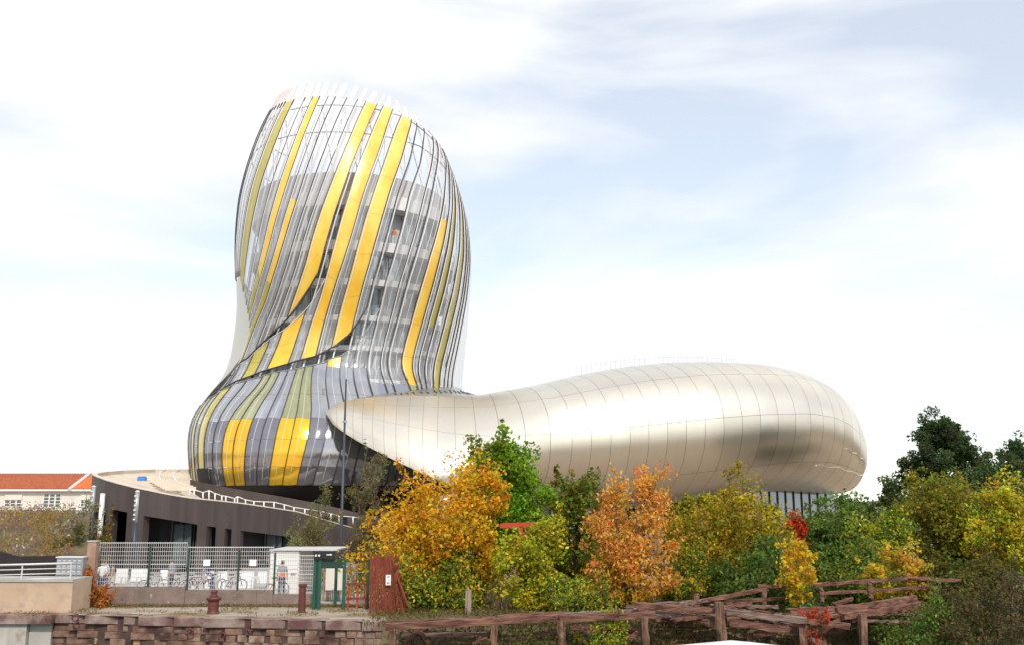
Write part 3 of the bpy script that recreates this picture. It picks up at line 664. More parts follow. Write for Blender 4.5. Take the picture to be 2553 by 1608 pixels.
for a, b in zip(dense[front_end - 1:], dense[front_end:]):
    A, B = at(*a), at(*b); wall.quad(B, A, Vector((A.x, A.y, 0)), Vector((B.x, B.y, 0)))
podium_wall = wall.build('wall', M['podium_brown'], podium)
# rim coping and the inner beige parapet
rp_ = [at(*d) for d in dense]
cop = MB(); cop.grid([[p + Vector((0, 0, 0.003)) - inward(p) * 0.05, p + Vector((0, 0, 0.07)) - inward(p) * 0.05, p + Vector((0, 0, 0.07)) + inward(p) * 0.4, p + inward(p) * 0.4 - Vector((0, 0, 0.3))] for p in rp_[8:]]); cop.build('coping', M['stone_beige'], podium)
inn = MB(); inn.grid([[p + inward(p) * 0.42 - Vector((0, 0, 0.02)), p + inward(p) * 0.45 - Vector((0, 0, 1.8))] for p in rp_[front_end - 30:]]); inn.build('inner_parapet', M['stone_beige'], podium)
# terrace surface following the tilted rim
ctr = Vector((-20, 94, 2.2)); ter = MB()
ter.add([p + inward(p) * 0.41 - Vector((0, 0, 0.25)) for p in rp_] + [ctr], [(i, i + 1, len(rp_)) for i in range(len(rp_) - 1)])
ter.build('terrace', M['stone_beige'], podium, smooth=True)
# dark rooms behind the openings
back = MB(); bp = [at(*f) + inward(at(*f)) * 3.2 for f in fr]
back.grid([[Vector((p.x, p.y, 0.03)), Vector((p.x, p.y, 3.9))] for p in bp]); back.build('room_back', M['shade_dark'], podium)
for k, px in enumerate((268, 292, 306)):
    d = min(fr, key=lambda f: abs(f[0] - px)); p = at(*d) + inward(at(*d)) * (0.9 if k else 0.35)
    if k == 0: MB().tube([(p.x - 0.35, p.y - 0.5, 0), (p.x - 0.35, p.y - 0.5, 5.6)], 0.17, 10).build('column', M['white_paint'], podium, smooth=True)
for k, px in enumerate((390, 412, 448, 470, 640, 665, 690, 715)):   # glazing posts deep in the openings
    d = min(fr, key=lambda f: abs(f[0] - px)); p = at(*d) + inward(at(*d)) * 2.2
    MB().bar((p.x, p.y, 0), (p.x, p.y, 3.8), 0.1, 0.1).build('window_post', M['mullion'], podium)
    q = at(*d) + inward(at(*d)) * 2.3
    MB().bar((q.x + 0.1, q.y, 1.9), (q.x + 0.75, q.y, 1.9), 0.04, 3.0).build('window_pane', M['pane_dark'], podium)
# upper brown apron between terrace and tower, falling to the right
ap = [(474, 1195, 1228, 100), (500, 1202, 1232, 98), (560, 1214, 1242, 95), (640, 1227, 1252, 93), (720, 1241, 1262, 91), (800, 1256, 1288, 90), (900, 1280, 1330, 90), (1000, 1300, 1350, 92)]
m = MB(); m.grid([[at(p, y1 + 30, Y), at(p, y0, Y), at(p, y0, Y) + Vector((0, 0.5, 0.0))] for p, y0, y1, Y in ap]); m.build('apron', M['podium_brown'], podium)
# white handrail stepping down along the walkway
hr = [(473, 1220, 1235), (484, 1220, 1236), (506, 1227, 1243), (521, 1222, 1247), (536, 1229, 1248), (553, 1235, 1249), (563, 1236, 1251), (585, 1242, 1255), (592, 1237, 1256), (612, 1245, 1259), (633, 1249, 1263), (658, 1250, 1266), (683, 1251, 1269), (709, 1257, 1273), (733, 1264, 1277), (760, 1268, 1282), (800, 1274, 1289), (825, 1280, 1295), (845, 1285, 1300), (880, 1288, 1304), (905, 1292, 1310)]
HY = 79
for p, y0, y1 in hr:
    a = at(p, y1 + 2, HY + (p - 480) * 0.012); b = at(p, y0, HY + (p - 480) * 0.012)
    MB().tube([a, b], 0.055, 6).build('rail_post', M['white_steel'], podium, smooth=True)
for (p, y0, y1), (q, w0, w1) in zip(hr, hr[1:]):
    MB().tube([at(p, y0, HY + (p - 480) * 0.012), at(q, w0, HY + (q - 480) * 0.012)], 0.035, 6).build('handrail', M['white_steel'], podium, smooth=True)
# stair flight with curled white rails on the far rim
m = MB()
for i in range(9): m.box(at(395 + i * 7, 1182 + i * 3.2, 101 - i * 1.5) - Vector((0, 0, 0.35)), (2.6, 0.7, 0.35), 0.3)
m.build('stair', M['stone_beige'], podium)
for cx_ in (0, 36):
    MB().tube([at(412 + cx_, 1171, 103), at(400 + cx_, 1177, 102), at(397 + cx_, 1187, 100), at(401 + cx_, 1197, 97), at(417 + cx_, 1206, 94), at(436 + cx_, 1217, 91)], 0.07, 6).build('stair_rail', M['white_paint'], podium, smooth=True)
for i in range(7): MB().tube([at(402 + i * 6, 1180 + i, 102), at(402 + i * 6, 1194 + i * 2.4, 101)], 0.035, 4).build('stair_baluster', M['white_steel'], podium)
tb = at(354, 1196, 92)
blue = MB(); blue.box(tb + Vector((0, 0, 0.1)), (0.75, 0.4, 0.35)); blue.box(tb + Vector((0, 0, 0.31)), (0.62, 0.3, 0.06))
tag(blue.build('equipment_case', M['blue_plastic'], origin=tb), 'small bright blue case on the beige terrace of the podium', 'case')

# ------------------------------------------------------------------ house with the orange tiled roof
house = thing('house', 'long white house with orange tiled roof behind the flower bank', 'house', (-62, 132, 0))
hx0, hx1, HYf = at(-260, 1250, 128).x, at(262, 1250, 128).x, 128.0
zE = at(100, 1219, 128).z; zR = at(100, 1180, 133).z
m = MB(); m.box(((hx0 + hx1) / 2, HYf + 5, zE / 2), (hx1 - hx0, 10, zE)); m.build('wall', M['cream_wall'], house)
xs = at(176, 1200, 128).x; xs2 = at(186, 1200, 128).x
for a, b, mn in ((hx0 - 0.5, xs, 'roof_tile'), (xs2, hx1 + 0.5, 'roof_tile_new')):
    m = MB(); m.quad((a, HYf - 0.6, zE + 0.15), (b, HYf - 0.6, zE + 0.15), (b, HYf + 5, zR), (a, HYf + 5, zR)); m.quad((a, HYf + 5, zR), (b, HYf + 5, zR), (b, HYf + 10.6, zE), (a, HYf + 10.6, zE))
    m.quad((a, HYf - 0.6, zE + 0.02), (b, HYf - 0.6, zE + 0.02), (b, HYf - 0.6, zE + 0.15), (a, HYf - 0.6, zE + 0.15))
    rf = m.build('roof', M[mn], house)
    n = int((b - a) / 0.36)
    for i in range(n):      # rounded tile courses running up the slope
        x = a + 0.18 + i * 0.36
        MB().tube([(x, HYf - 0.62, zE + 0.17), (x, HYf + 5, zR + 0.02)], 0.07, 5).build('tile_course', M[mn], rf, smooth=True)
m = MB(); m.box(((xs + xs2) / 2, HYf + 2.2, (zE + zR) / 2 - 0.02), (xs2 - xs, 5.8, 0.3)); m.v = [(x, y, z + (y - HYf - 2.2) * (zR - zE) / 5.6) for x, y, z in m.v]; m.build('party_wall', M['concrete_pale'], house)
m = MB(); m.box(((hx0 + hx1) / 2, HYf - 0.32, zE - 0.12), (hx1 - hx0, 0.6, 0.24)); m.build('cornice', M['white_paint'], house)
m = MB(); m.box(((hx0 + hx1) / 2, HYf - 0.15, at(50, 1268, 128).z), (hx1 - hx0, 0.3, 0.35)); m.build('string_course', M['white_paint'], house)
for a, b, y0, y1, sh in ((11, 57, 1232, 1262, 1), (107, 154, 1229, 1263, 0), (201, 229, 1232, 1262, 1), (-90, -40, 1230, 1262, 1)):
    p0 = at(a, y1, HYf); p1 = at(b, y0, HYf); w_ = MB(); w_.box(((p0.x + p1.x) / 2, HYf - 0.03, (p0.z + p1.z) / 2), (p1.x - p0.x, 0.1, p1.z - p0.z))
    wo = w_.build('window', M['white_paint'], house)
    top = p0.z + (p1.z - p0.z) * (0.55 if sh else 0.97)
    nc, nr_ = (3, 2) if sh else (3, 4)
    for i in range(nc):
        for j in range(nr_):
            pw = (p1.x - p0.x) / nc; ph_ = (top - p0.z) / nr_
            MB().box((p0.x + pw * (i + 0.5), HYf - 0.09, p0.z + ph_ * (j + 0.5)), (pw * 0.72, 0.04, ph_ * 0.72)).build('pane', M['pane_dark'], wo)
    if sh: MB().box(((p0.x + p1.x) / 2, HYf - 0.12, (top + p1.z) / 2), (p1.x - p0.x, 0.1, (p1.z - top) * 0.95)).build('shutter_box', M['cream_wall'], wo)
    MB().box(((p0.x + p1.x) / 2, HYf - 0.2, p0.z - 0.06), (p1.x - p0.x + 0.3, 0.35, 0.1)).build('sill', M['white_paint'], wo)

# ------------------------------------------------------------------ lamp posts
def light_column(px, py_top, Y, label):
    p = at(px, py_top, Y); t = thing('light_column', label, 'lamp post', (p.x, p.y, 0), 'slim light columns before the podium')
    H = p.z; hb = H - 2.2 * Y / 72
    MB().tube([(p.x, p.y, 0), (p.x, p.y, hb)], [0.17, 0.15], 12).build('pole', M['post_blue'], t, smooth=True)
    hd = MB().tube([(p.x, p.y, hb + 0.01), (p.x, p.y, H)], 0.13, 12).build('lamp_head', M['grey_steel'], t, smooth=True)
    for i in range(6): MB().box((p.x - 0.06, p.y - 0.14, hb + 0.15 + i * (H - hb - 0.2) / 6 + 0.1), (0.13, 0.05, 0.10)).build('lens', M['lamp_lens'], hd)
    MB().lathe((p.x, p.y, H), [(0.14, 0.0), (0.16, 0.05), (0.05, 0.12)], 12).build('cap', M['lamp_lens'], t)
light_column(343, 1226, 66, 'slim dark light column with slotted white head before the widest podium opening')
light_column(234, 1214, 68, 'slim blue light column at the left corner of the podium')
lp = at(863, 944, 62); t = thing('street_lamp', 'tall thin grey mast rising in front of the glass tower', 'mast', (lp.x, lp.y, 0))
MB().tube([(lp.x, lp.y, 0), (lp.x, lp.y, 0.9), (lp.x, lp.y, lp.z)], [0.13, 0.11, 0.05], 12).build('pole', M['post_blue'], t, smooth=True)
MB().lathe((lp.x, lp.y, 0.02), [(0.3, 0), (0.3, 0.08), (0.2, 0.14), (0.19, 0.9)], 12).build('base', M['post_blue'], t)
MB().tube([(lp.x, lp.y, lp.z * 0.78), (lp.x, lp.y, lp.z * 0.79)], 0.14, 10).build('collar_ring', M['grey_steel'], t)

# ------------------------------------------------------------------ quay wall of stone blocks
def chip_box(m_, c, s, jit, ch=0.03, mi=0):
    x0, x1 = c[0] - s[0] / 2, c[0] + s[0] / 2; z0, z1 = c[2] - s[2] / 2, c[2] + s[2] / 2; y0, y1 = c[1] - s[1] / 2, c[1] + s[1] / 2
    j = lambda a: random.uniform(-a, a)
    b = [(x0 + j(jit), y1, z0), (x1 + j(jit), y1, z0), (x1, y1, z1), (x0, y1, z1)]
    k = [(x0, y0 + ch, z0), (x1, y0 + ch, z0), (x1, y0 + ch, z1), (x0, y0 + ch, z1)]
    f = [(x0 + ch + j(jit), y0 + j(jit), z0 + ch + j(jit)), (x1 - ch + j(jit), y0 + j(jit), z0 + ch + j(jit)), (x1 - ch + j(jit), y0 + j(jit), z1 - ch + j(jit)), (x0 + ch + j(jit), y0 + j(jit), z1 - ch + j(jit))]
    v = b + k + f
    m_.add(v, [(0, 1, 2, 3), (8, 9, 10, 11), (4, 5, 9, 8), (5, 6, 10, 9), (6, 7, 11, 10), (7, 4, 8, 11), (0, 4, 5, 1)[::-1], (1, 5, 6, 2)[::-1], (2, 6, 7, 3)[::-1], (3, 7, 4, 0)[::-1]], mi)
    return m_
def edge_y(x): return float(np.interp(x, [p.x for p in edge], [p.y for p in edge]))
qx0, qx1 = edge[2].x, edge[-1].x
quay = thing('quay_wall', 'weathered stone quay wall with dark stained blocks along the water', 'quay wall', (qx0, edge_y(qx0), 0))
xg_ = edge[3].x; bk = MB(); bk.grid([[(x, edge_y(x) + (0.20 if x < xg_ else 0.07), 0.0), (x, edge_y(x) + (0.20 if x < xg_ else 0.07), -3.6)] for x in np.linspace(qx0, qx1, 12)]); bk.grid([[(qx1, edge_y(qx1), -0.02), (qx1, edge_y(qx1), -3.6)], [(qx1 + 0.1, edge_y(qx1) + 4, -0.02), (qx1 + 0.1, edge_y(qx1) + 4, -3.6)]])
bk.build('mortar', M['mortar'], quay)
MB().box((edge[3].x + 0.02, edge_y(edge[3].x) + 0.19, -1.8), (0.16, 0.05, 3.5)).build('groove', M['stone_dark'], quay)
xg = edge[3].x                       # deep groove where the wall steps
x = qx0
while x < qx1 - 0.3:
    w = min(random.uniform(1.1, 2.3), qx1 - x)
    if x < xg < x + w: w = max(0.6, xg - x - 0.08)
    y = edge_y(x + w / 2) + (0.12 if x < xg - 0.1 else 0)
    chip_box(MB(), (x + w / 2, y + 0.25, -0.20 + 0.03), (w - 0.012, 0.62, 0.40), 0.014, 0.03).build('coping_stone', M['coping'], quay)
    x += w + (0.16 if abs(x + w - xg) < 0.2 else 0)
for r_, (z1, z0) in enumerate(((-0.40, -0.66), (-0.66, -0.95), (-0.95, -1.22), (-1.22, -1.55), (-1.55, -2.0), (-2.0, -2.6), (-2.6, -3.4))):
    x = qx0 - random.uniform(0, 0.6)
    while x < qx1 - 0.2:
        w = min(random.uniform(0.7, 1.8) if x < xg else random.uniform(0.3, 0.95), qx1 - x)
        if x < xg < x + w and xg - x > 0.4: w = xg - x - 0.08
        xm = x + w / 2; y = edge_y(xm) + (0.14 if xm < xg else 0.02) + random.uniform(0, 0.05)
        och = r_ == 2 and (abs(xm - at(170, 1600, 41).x) < 0.5 or abs(xm - at(308, 1600, 41).x) < 0.45)
        mn = 'quay_stone_ochre' if och else ('quay_stone_pale' if (xm > at(560, 1600, 41).x and random.random() < 0.75) else 'quay_stone')
        chip_box(MB(), (xm, y + 0.28 + (0.10 if och else 0), (z0 + z1) / 2), (w - 0.012, 0.6, z1 - z0 - 0.012), 0.012, 0.016).build('stone', M[mn], quay)
        x += w
for px, py in ((475, 1575), (553, 1583), (188, 1540), (625, 1565)):      # old iron rings and their sockets
    p = at(px, py, edge_y(at(px, py, 40.5).x) - 0.03); m = MB()
    m.tube([p + Vector((0.13 * math.cos(a), -0.02, 0.13 * math.sin(a))) for a in np.linspace(0, 6.28, 13)], 0.03, 6, caps=False); m.box(p + Vector((0, 0.06, 0.12)), (0.1, 0.18, 0.1))
    m.build('mooring_ring', M['bollard_red'], quay)
# pale concrete end of the quay on the left
cw = thing('concrete_quay', 'pale streaked concrete quay end with a square pier at the far left', 'quay wall', (edge[1].x, edge[1].y, 0))
MB().box(((edge[0].x + edge[2].x - 1.1) / 2, edge[1].y + 0.55, -1.95), (edge[2].x - 1.1 - edge[0].x, 1.0, 3.2)).build('wall', M['wall_weathered'], cw)
MB().box((edge[2].x - 0.6, edge[2].y + 0.45, -1.85), (0.95, 1.0, 3.4)).build('pier', M['concrete_grey'], cw)
MB().box(((edge[0].x + edge[2].x) / 2, edge[1].y + 0.5, -0.17), (edge[2].x - edge[0].x, 1.25, 0.36)).build('coping', M['coping'], cw)

# ------------------------------------------------------------------ bollards and post on the quay
p = gr(531, 1529); b = thing('bollard', 'squat red iron bollard with a domed knob on the quay edge', 'bollard', p)
MB().lathe(p, [(0.27, 0), (0.26, 0.05), (0.235, 0.1), (0.225, 0.52), (0.30, 0.58), (0.33, 0.64), (0.31, 0.70), (0.20, 0.72)], 24).build('body', M['bollard_red'], b, smooth=False)
MB().lathe(p, [(0.20, 0.721), (0.135, 0.78), (0.12, 0.86), (0.155, 0.92), (0.15, 0.97), (0.09, 1.02), (0.02, 1.035)], 20).build('knob', M['bollard_red'], b, smooth=True)
p = gr(752, 1527); b = thing('bollard', 'tall narrow rusty iron post with a flat cap on the quay', 'bollard', p)
MB().lathe(p, [(0.17, 0), (0.165, 0.06), (0.15, 1.05), (0.15, 1.12)], 18).build('body', M['bollard_red'], b)
MB().lathe(p, [(0.15, 1.121), (0.19, 1.14), (0.19, 1.22), (0.13, 1.25)], 18).build('cap', M['bollard_red'], b)
p = gr(1167, 1532) ; m = MB(); m.bar(p, p + Vector((0.02, 0, 1.02)), 0.26, 0.26, jit=0.012); m.bar(p + Vector((0.02, 0, 1.02)), p + Vector((0.03, 0.01, 1.06)), 0.2, 0.2, jit=0.01)
tag(m.build('mooring_post', M['timber_grey'], origin=p), 'squared grey timber post standing alone before the yellow tree', 'post')

# ------------------------------------------------------------------ concrete ramp with railing on the far left
cx1 = at(178, 1500, 45.0).x; rw = thing('ramp_wall', 'tan rendered concrete ramp wall at the left edge', 'wall', (cx1 - 4, 45, 0))
zt = at(90, 1450, 45).z
m = MB(); m.box((cx1 - 6, 46.0, zt / 2), (12, 2.0, zt)); m.build('body', M['wall_tan'], rw)
m = MB(); m.box((cx1 - 6.1, 46.0, zt + 0.06), (12.2, 2.1, 0.12)); m.build('coping', M['concrete_grey'], rw)
rl = thing('metal_railing', 'galvanised four bar railing on top of the tan ramp wall', 'railing', (cx1 - 4, 45.2, zt))
for k, px in enumerate((-110, -28, 53, 175)):
    q = at(px, 1445, 45.2); MB().bar((q.x, 45.2, zt + 0.12), (q.x, 45.2, at(px, 1404, 45.2).z), 0.05, 0.05).build('post', M['galvanised'], rl)
for k in range(4):
    z0_, z1_ = at(0, 1408 + k * 12.3, 45.2).z, at(175, 1403 + k * 12.3, 45.2).z
    MB().tube([(at(-260, 1400, 45.2).x, 45.2, z0_ - (z1_ - z0_)), (at(0, 1400, 45.2).x, 45.2, z0_), (at(181 if k == 0 else 175, 1400, 45.2).x, 45.2, z1_)], 0.045 if k == 0 else 0.022, 8).build('rail', M['galvanised'], rl, smooth=True)
# grey bank of letterboxes
p = at(171, 1434, 47.0); lb = thing('letterboxes', 'grey metal bank of letterboxes beside the brick pillar', 'letterboxes', p)
bw, bh = 1.22, 0.80
MB().box(p + Vector((0, 0.3, bh / 2)), (bw, 0.55, bh)).build('cabinet', M['grey_steel'], lb)
MB().box(p + Vector((0, 0.28, bh + 0.03)), (bw + 0.08, 0.66, 0.06)).build('lid', M['galvanised'], lb)
for i in range(5):
    for j in range(3):
        MB().box(p + Vector((-bw / 2 + 0.14 + i * 0.235, 0.005, 0.13 + j * 0.24)), (0.2, 0.05, 0.19)).build('door', M['grey_steel'], lb)
        MB().box(p + Vector((-bw / 2 + 0.14 + i * 0.235, -0.03, 0.19 + j * 0.24)), (0.13, 0.03, 0.035)).build('slot_flap', M['galvanised'], lb)
p = at(191, 1475, 47.0); rb = thing('rubble_wall', 'rough end of pale rubble stones below the letterboxes', 'stones', (p.x, p.y, 0))
zt2 = at(191, 1436, 47).z
for i in range(34):
    q = Vector((p.x + random.uniform(-0.75, 0.32), p.y + random.uniform(-0.15, 0.3), random.uniform(0.06, zt2 - 0.06))); s_ = random.uniform(0.12, 0.22)
    chip_box(MB(), q, (s_ * 1.5, s_ * 1.4, s_), 0.03, 0.04).build('stone', M['rubble'], rb)
# brick pillar
pl = at(221, 1462, 47.5); z1_ = at(221, 1350, 47.5).z; pil = thing('brick_pillar', 'square reddish gate pillar at the left end of the mesh fence', 'pillar', (pl.x, pl.y, 0))
MB().box((pl.x, pl.y + 0.2, z1_ / 2), (0.40, 0.40, z1_)).build('shaft', M['brick_pillar'], pil)
MB().box((pl.x, pl.y + 0.2, z1_ + 0.03), (0.46, 0.46, 0.06)).build('cap', M['concrete_grey'], pil)
# dark board fence in front of the flower bank
df = thing('board_fence', 'black board fence below the flowering bank', 'fence', (at(60, 1400, 52).x, 52, 0))
x0 = at(-150, 1400, 52).x; x1 = at(212, 1400, 52).x; n = int((x1 - x0) / 0.16)
for i in range(n):
    px = -150 + 362 * i / n; yt = float(np.interp(px, [-150, 0, 45, 212], [1340, 1374, 1386, 1383]))
    MB().box((x0 + (i + 0.5) * 0.16, 52 + 0.012 * (i % 2), at(px, yt, 52).z / 2), (0.15, 0.03, at(px, yt, 52).z)).build('board', M['fence_dark'], df)

# ------------------------------------------------------------------ welded mesh fence on its low wall
FY = 48.3
lw = thing('low_wall', 'low mauve stepped concrete wall carrying the mesh fence', 'wall', (at(460, 1490, FY).x, FY, 0))
segs = [(240, 462, 1463), (462, 640, 1471), (640, 681, 1471), (681, 792, 1481)]
for a, b_, yt in segs:
    xa, xb = at(a, yt, FY).x, at(b_, yt, FY).x; z = at((a + b_) / 2, yt, FY).z
    MB().box(((xa + xb) / 2, FY + 0.15, z / 2), (xb - xa - 0.012, 0.3, z)).build('wall_section', M['wall_mauve'], lw)
fence = thing('mesh_fence', 'galvanised welded mesh fence with green posts in front of the bicycles', 'fence', (at(460, 1420, FY).x, FY, 0))
fpan = [(238, 371, 1352, 1463), (371, 465, 1352, 1463), (468, 592, 1363, 1472), (592, 681, 1363, 1472), (683, 742, 1377, 1481), (742, 786, 1384, 1481)]
for a, b_, y0, y1 in fpan:
    xa, xb = at(a, y0, FY).x, at(b_, y0, FY).x; zt_, zb = at(a, y0, FY).z, at(a, y1, FY).z + 0.03; m = MB(); yy = FY + 0.12
    n = int((xb - xa) / 0.105)
    for i in range(n + 1):
        x = xa + (xb - xa) * i / n; m.tube([(x, yy, zb), (x, yy, zt_ + 0.03)], 0.0095, 4, caps=False)
    nh = 10
    for j in range(nh + 1):
        z = zb + 0.03 + (zt_ - zb - 0.05) * j / nh
        m.tube([(xa, yy - 0.02, z), (xb, yy - 0.02, z)], 0.011 if j not in (5, nh) else 0.02, 4, caps=False)
    m.build('fence_panel', M['galvanised'], fence, kind='stuff')
for px, y0, y1 in ((237, 1351, 1466), (369, 1357, 1464), (466, 1365, 1474), (592, 1370, 1473), (682, 1377, 1484), (787, 1380, 1490)):
    q = at(px, y1, FY + 0.06); MB().bar((q.x, FY + 0.04, 0.3), (q.x, FY + 0.04, at(px, y0, FY).z), 0.08, 0.06).build('fence_post', M['green_dark'], fence)
for k, px in enumerate((516, 631)):
    a = at(px, 1394, FY + 0.05); m = MB(); m.box(a + Vector((0, 0, -0.15)), (0.33, 0.02, 0.30))
    o = m.build('notice_board', M['paper'], origin=a); tag(o, ['blank white square notice fixed to the mesh fence near the middle post', 'blank white square notice fixed to the mesh fence nearest the white cabin'][k], 'notice')

# ------------------------------------------------------------------ white hoarding boards, racks, cabin
def board(px0, px1, y0, y1, Y, label, lean=0):
    a, b_ = at(px0, y1, Y), at(px1, y0, Y); t = thing('hoarding_board', label, 'hoarding', ((a.x + b_.x) / 2, Y, 0.02), 'white boards behind the mesh fence')
    m = MB(); m.box(((a.x + b_.x) / 2, Y, (a.z + b_.z) / 2), (b_.x - a.x, 0.06, b_.z - a.z)); m.v = [(x + lean * (z - a.z), y + 0.1 * (z - a.z), z) for x, y, z in m.v]; m.build('panel', M['hoarding'], t)
    for s in (0.12, 0.88):
        x = a.x + (b_.x - a.x) * s; MB().bar((x, Y + 0.06, 0.02), (x, Y + 0.16, b_.z - 0.05), 0.05, 0.05).build('leg', M['galvanised'], t)
BL = ['white board left of the paired flat posts, nearest the person in pink', 'wide white board right of the person in pink', 'narrow white board left of the man in grey', 'white board behind the person in blue, on the left', 'white board just right of the person in blue', 'widest white board, between the bicycles and the cabin', 'white board touching the white cabin']
for k, (a, b_, y0, y1, ln) in enumerate(((287, 319, 1417, 1453, 0), (325, 367, 1418, 1448, 0), (399, 419, 1420, 1452, -0.05), (507, 529, 1424, 1466, 0.08), (543, 568, 1424, 1466, -0.06), (594, 633, 1424, 1466, 0), (642, 666, 1424, 1453, 0))):
    board(a, b_, y0, y1, 58.0 + 0.3 * (k % 3), BL[k], ln)
for k, px in enumerate((308, 346, 633, 640)):
    q = gr(px, 1454 + 8, 0.02) ; q.y = 56.0; q.x = at(px, 1450, 56).x; m = MB()
    m.tube([(q.x - 0.13, q.y, 0.02), (q.x - 0.13, q.y, 0.72), (q.x - 0.07, q.y, 0.80), (q.x + 0.07, q.y, 0.80), (q.x + 0.13, q.y, 0.72), (q.x + 0.13, q.y, 0.02)], 0.035, 6)
    o = m.build('bike_rack', M['galvanised'], origin=(q.x, q.y, 0.02), smooth=True); tag(o, ['steel hoop bike rack before the leftmost white board', 'steel hoop bike rack before the second white board from the left', 'left steel hoop of the pair beside the white cabin', 'right steel hoop of the pair beside the white cabin'][k], 'bike rack', 'hoop bike racks')
# cabin
a, b_ = at(670, 1470, 54), at(842, 1371, 54); cb = thing('cabin', 'white site cabin with flat overhanging roof behind the fence', 'cabin', ((a.x + b_.x) / 2, 54, 0))
zc = b_.z; xa, xb = a.x, b_.x
xw = at(746, 1400, 54).x
MB().box(((xa + xw) / 2, 56.0, zc / 2), (xw - xa, 4.0, zc - 0.1)).build('wall', M['white_paint'], cb)
MB().box(((xa + xb) / 2, 55.9, zc + 0.02), (xb - xa, 4.2, 0.07)).build('roof', M['concrete_pale'], cb)
for i in range(9): MB().box(((xa + xw) / 2, 53.985, 0.25 + i * 0.24), (xw - xa - 0.02, 0.03, 0.225)).build('cladding_board', M['white_paint'], cb)
q = at(692, 1397, 53.9); MB().lathe((0, 0, 0), [(0.0, 0)], 3) if False else None
m = MB(); m.add([(q.x + 0.19 * math.cos(t_), 53.95, q.z + 0.25 * math.sin(t_)) for t_ in np.linspace(0, 6.283, 25)[:-1]] + [(q.x + 0.19 * math.cos(t_), 53.90, q.z + 0.25 * math.sin(t_)) for t_ in np.linspace(0, 6.283, 25)[:-1]], [tuple(range(24, 48))] + [(i, (i + 1) % 24, 24 + (i + 1) % 24, 24 + i) for i in range(24)]); m.build('round_vent', M['canvas_white'], cb)
for i in range(3): q = at(727 + i * 4.2, 1430, 53.9); MB().box(q, (0.05, 0.04, 0.05)).build('vent_plug', M['mullion'], cb)
# ------------------------------------------------------------------ green turnstile gate
GY = 46.4
ga = at(784, 1510, GY); gb = at(862, 1410, GY); gt = thing('gate', 'dark green steel pedestrian gate with black control header', 'gate', ((ga.x + gb.x) / 2, GY, 0))
zt_ = at(800, 1392, GY).z
for px, yb in ((784, 1508), (797, 1512), (826, 1512), (858, 1519)):
    q = at(px, 1450, GY); dy = 0.0 if px != 826 else 1.2
    MB().bar((q.x, GY + dy, 0), (q.x, GY + dy, zt_ if px != 784 else zt_ + 0.1), 0.13 if px != 858 else 0.15, 0.10).build('post', M['green_paint'], gt)
q0, q1 = at(784, 1450, GY), at(797, 1450, GY)
MB().box(((q0.x + q1.x) / 2, GY + 0.02, zt_ / 2), (q1.x - q0.x, 0.05, zt_ - 0.1)).build('side_panel', M['green_dark'], gt)
q2 = at(858, 1450, GY)
MB().box(((q1.x + q2.x) / 2, GY + 0.02, zt_ - 0.22), (q2.x - q1.x, 0.06, 0.42)).build('header_panel', M['green_dark'], gt)
hd0, hd1 = at(783, 1391, GY - 0.1), at(834, 1374, GY - 0.1)
hdr = MB().box(((hd0.x + hd1.x) / 2, GY - 0.05, (hd0.z + hd1.z) / 2), (hd1.x - hd0.x, 0.3, hd1.z - hd0.z)).build('control_header', M['black_plastic'], gt)
for px in (788, 796):
    q = at(px, 1384, GY - 0.22); MB().tube([q, q + Vector((0, -0.05, 0))], 0.05, 10).build('signal_lamp', M['lamp_lens'], hdr)
q = at(821, 1382, GY - 0.22); m = MB(); m.box(q + Vector((-0.04, 0, 0)), (0.18, 0.015, 0.04)); m.add([q + Vector((0.05, -0.005, 0.05)), q + Vector((0.14, -0.005, 0)), q + Vector((0.05, -0.005, -0.05))], [(0, 1, 2)]); m.build('white_arrow', M['paper'], hdr)
m = MB(); m.box(at(838, 1436, GY + 3.0), (1.0, 0.05, 1.3)); cream = m.build('panel', M['cream_wall'], gt)
# ------------------------------------------------------------------ paling fence beyond the gate
pf = thing('paling_fence', 'chestnut paling fence behind the green gate', 'fence', (at(850, 1450, 50.5).x, 50.5, 0))
for i in range(34):
    px = 792 + i * 4.0; yt = 1405 + random.uniform(-9, 9); q = at(px, yt, 50.5 + 0.1 * math.sin(i)); j = random.uniform(-0.05, 0.05)
    MB().bar((q.x + j, q.y, 0), (q.x, q.y, q.z), 0.045, 0.03).build('pale', M['paling'], pf)
for z in (0.5, 1.4): MB().bar((at(790, 1450, 50.6).x, 50.58, z), (at(928, 1450, 50.6).x, 50.58, z), 0.02, 0.02).build('wire', M['galvanised'], pf)
q = at(918, 1445, 46.6); MB().bar((q.x, q.y, 0), (q.x, q.y, at(918, 1393, 46.6).z), 0.1, 0.08).build('end_post', M['green_dark'], pf)
wp = at(885, 1478, 46.8); rb_ = thing('red_barrier', 'low leaning red painted wooden barrier between gate and rust screen', 'barrier', (wp.x, wp.y, 0))
for z in (0.95, 0.35): MB().bar(at(864, 1455 + (0.95 - z) * 60, 46.8), at(916, 1455 + (0.95 - z) * 60, 46.8), 0.05, 0.1).build('rail', M['rust'], rb_)
for px in (868, 890, 912): q = at(px, 1455, 46.8); MB().bar((q.x, 46.85, 0), (q.x + 0.05, 46.85, 1.15), 0.09, 0.06).build('post', M['red_paint'], rb_)
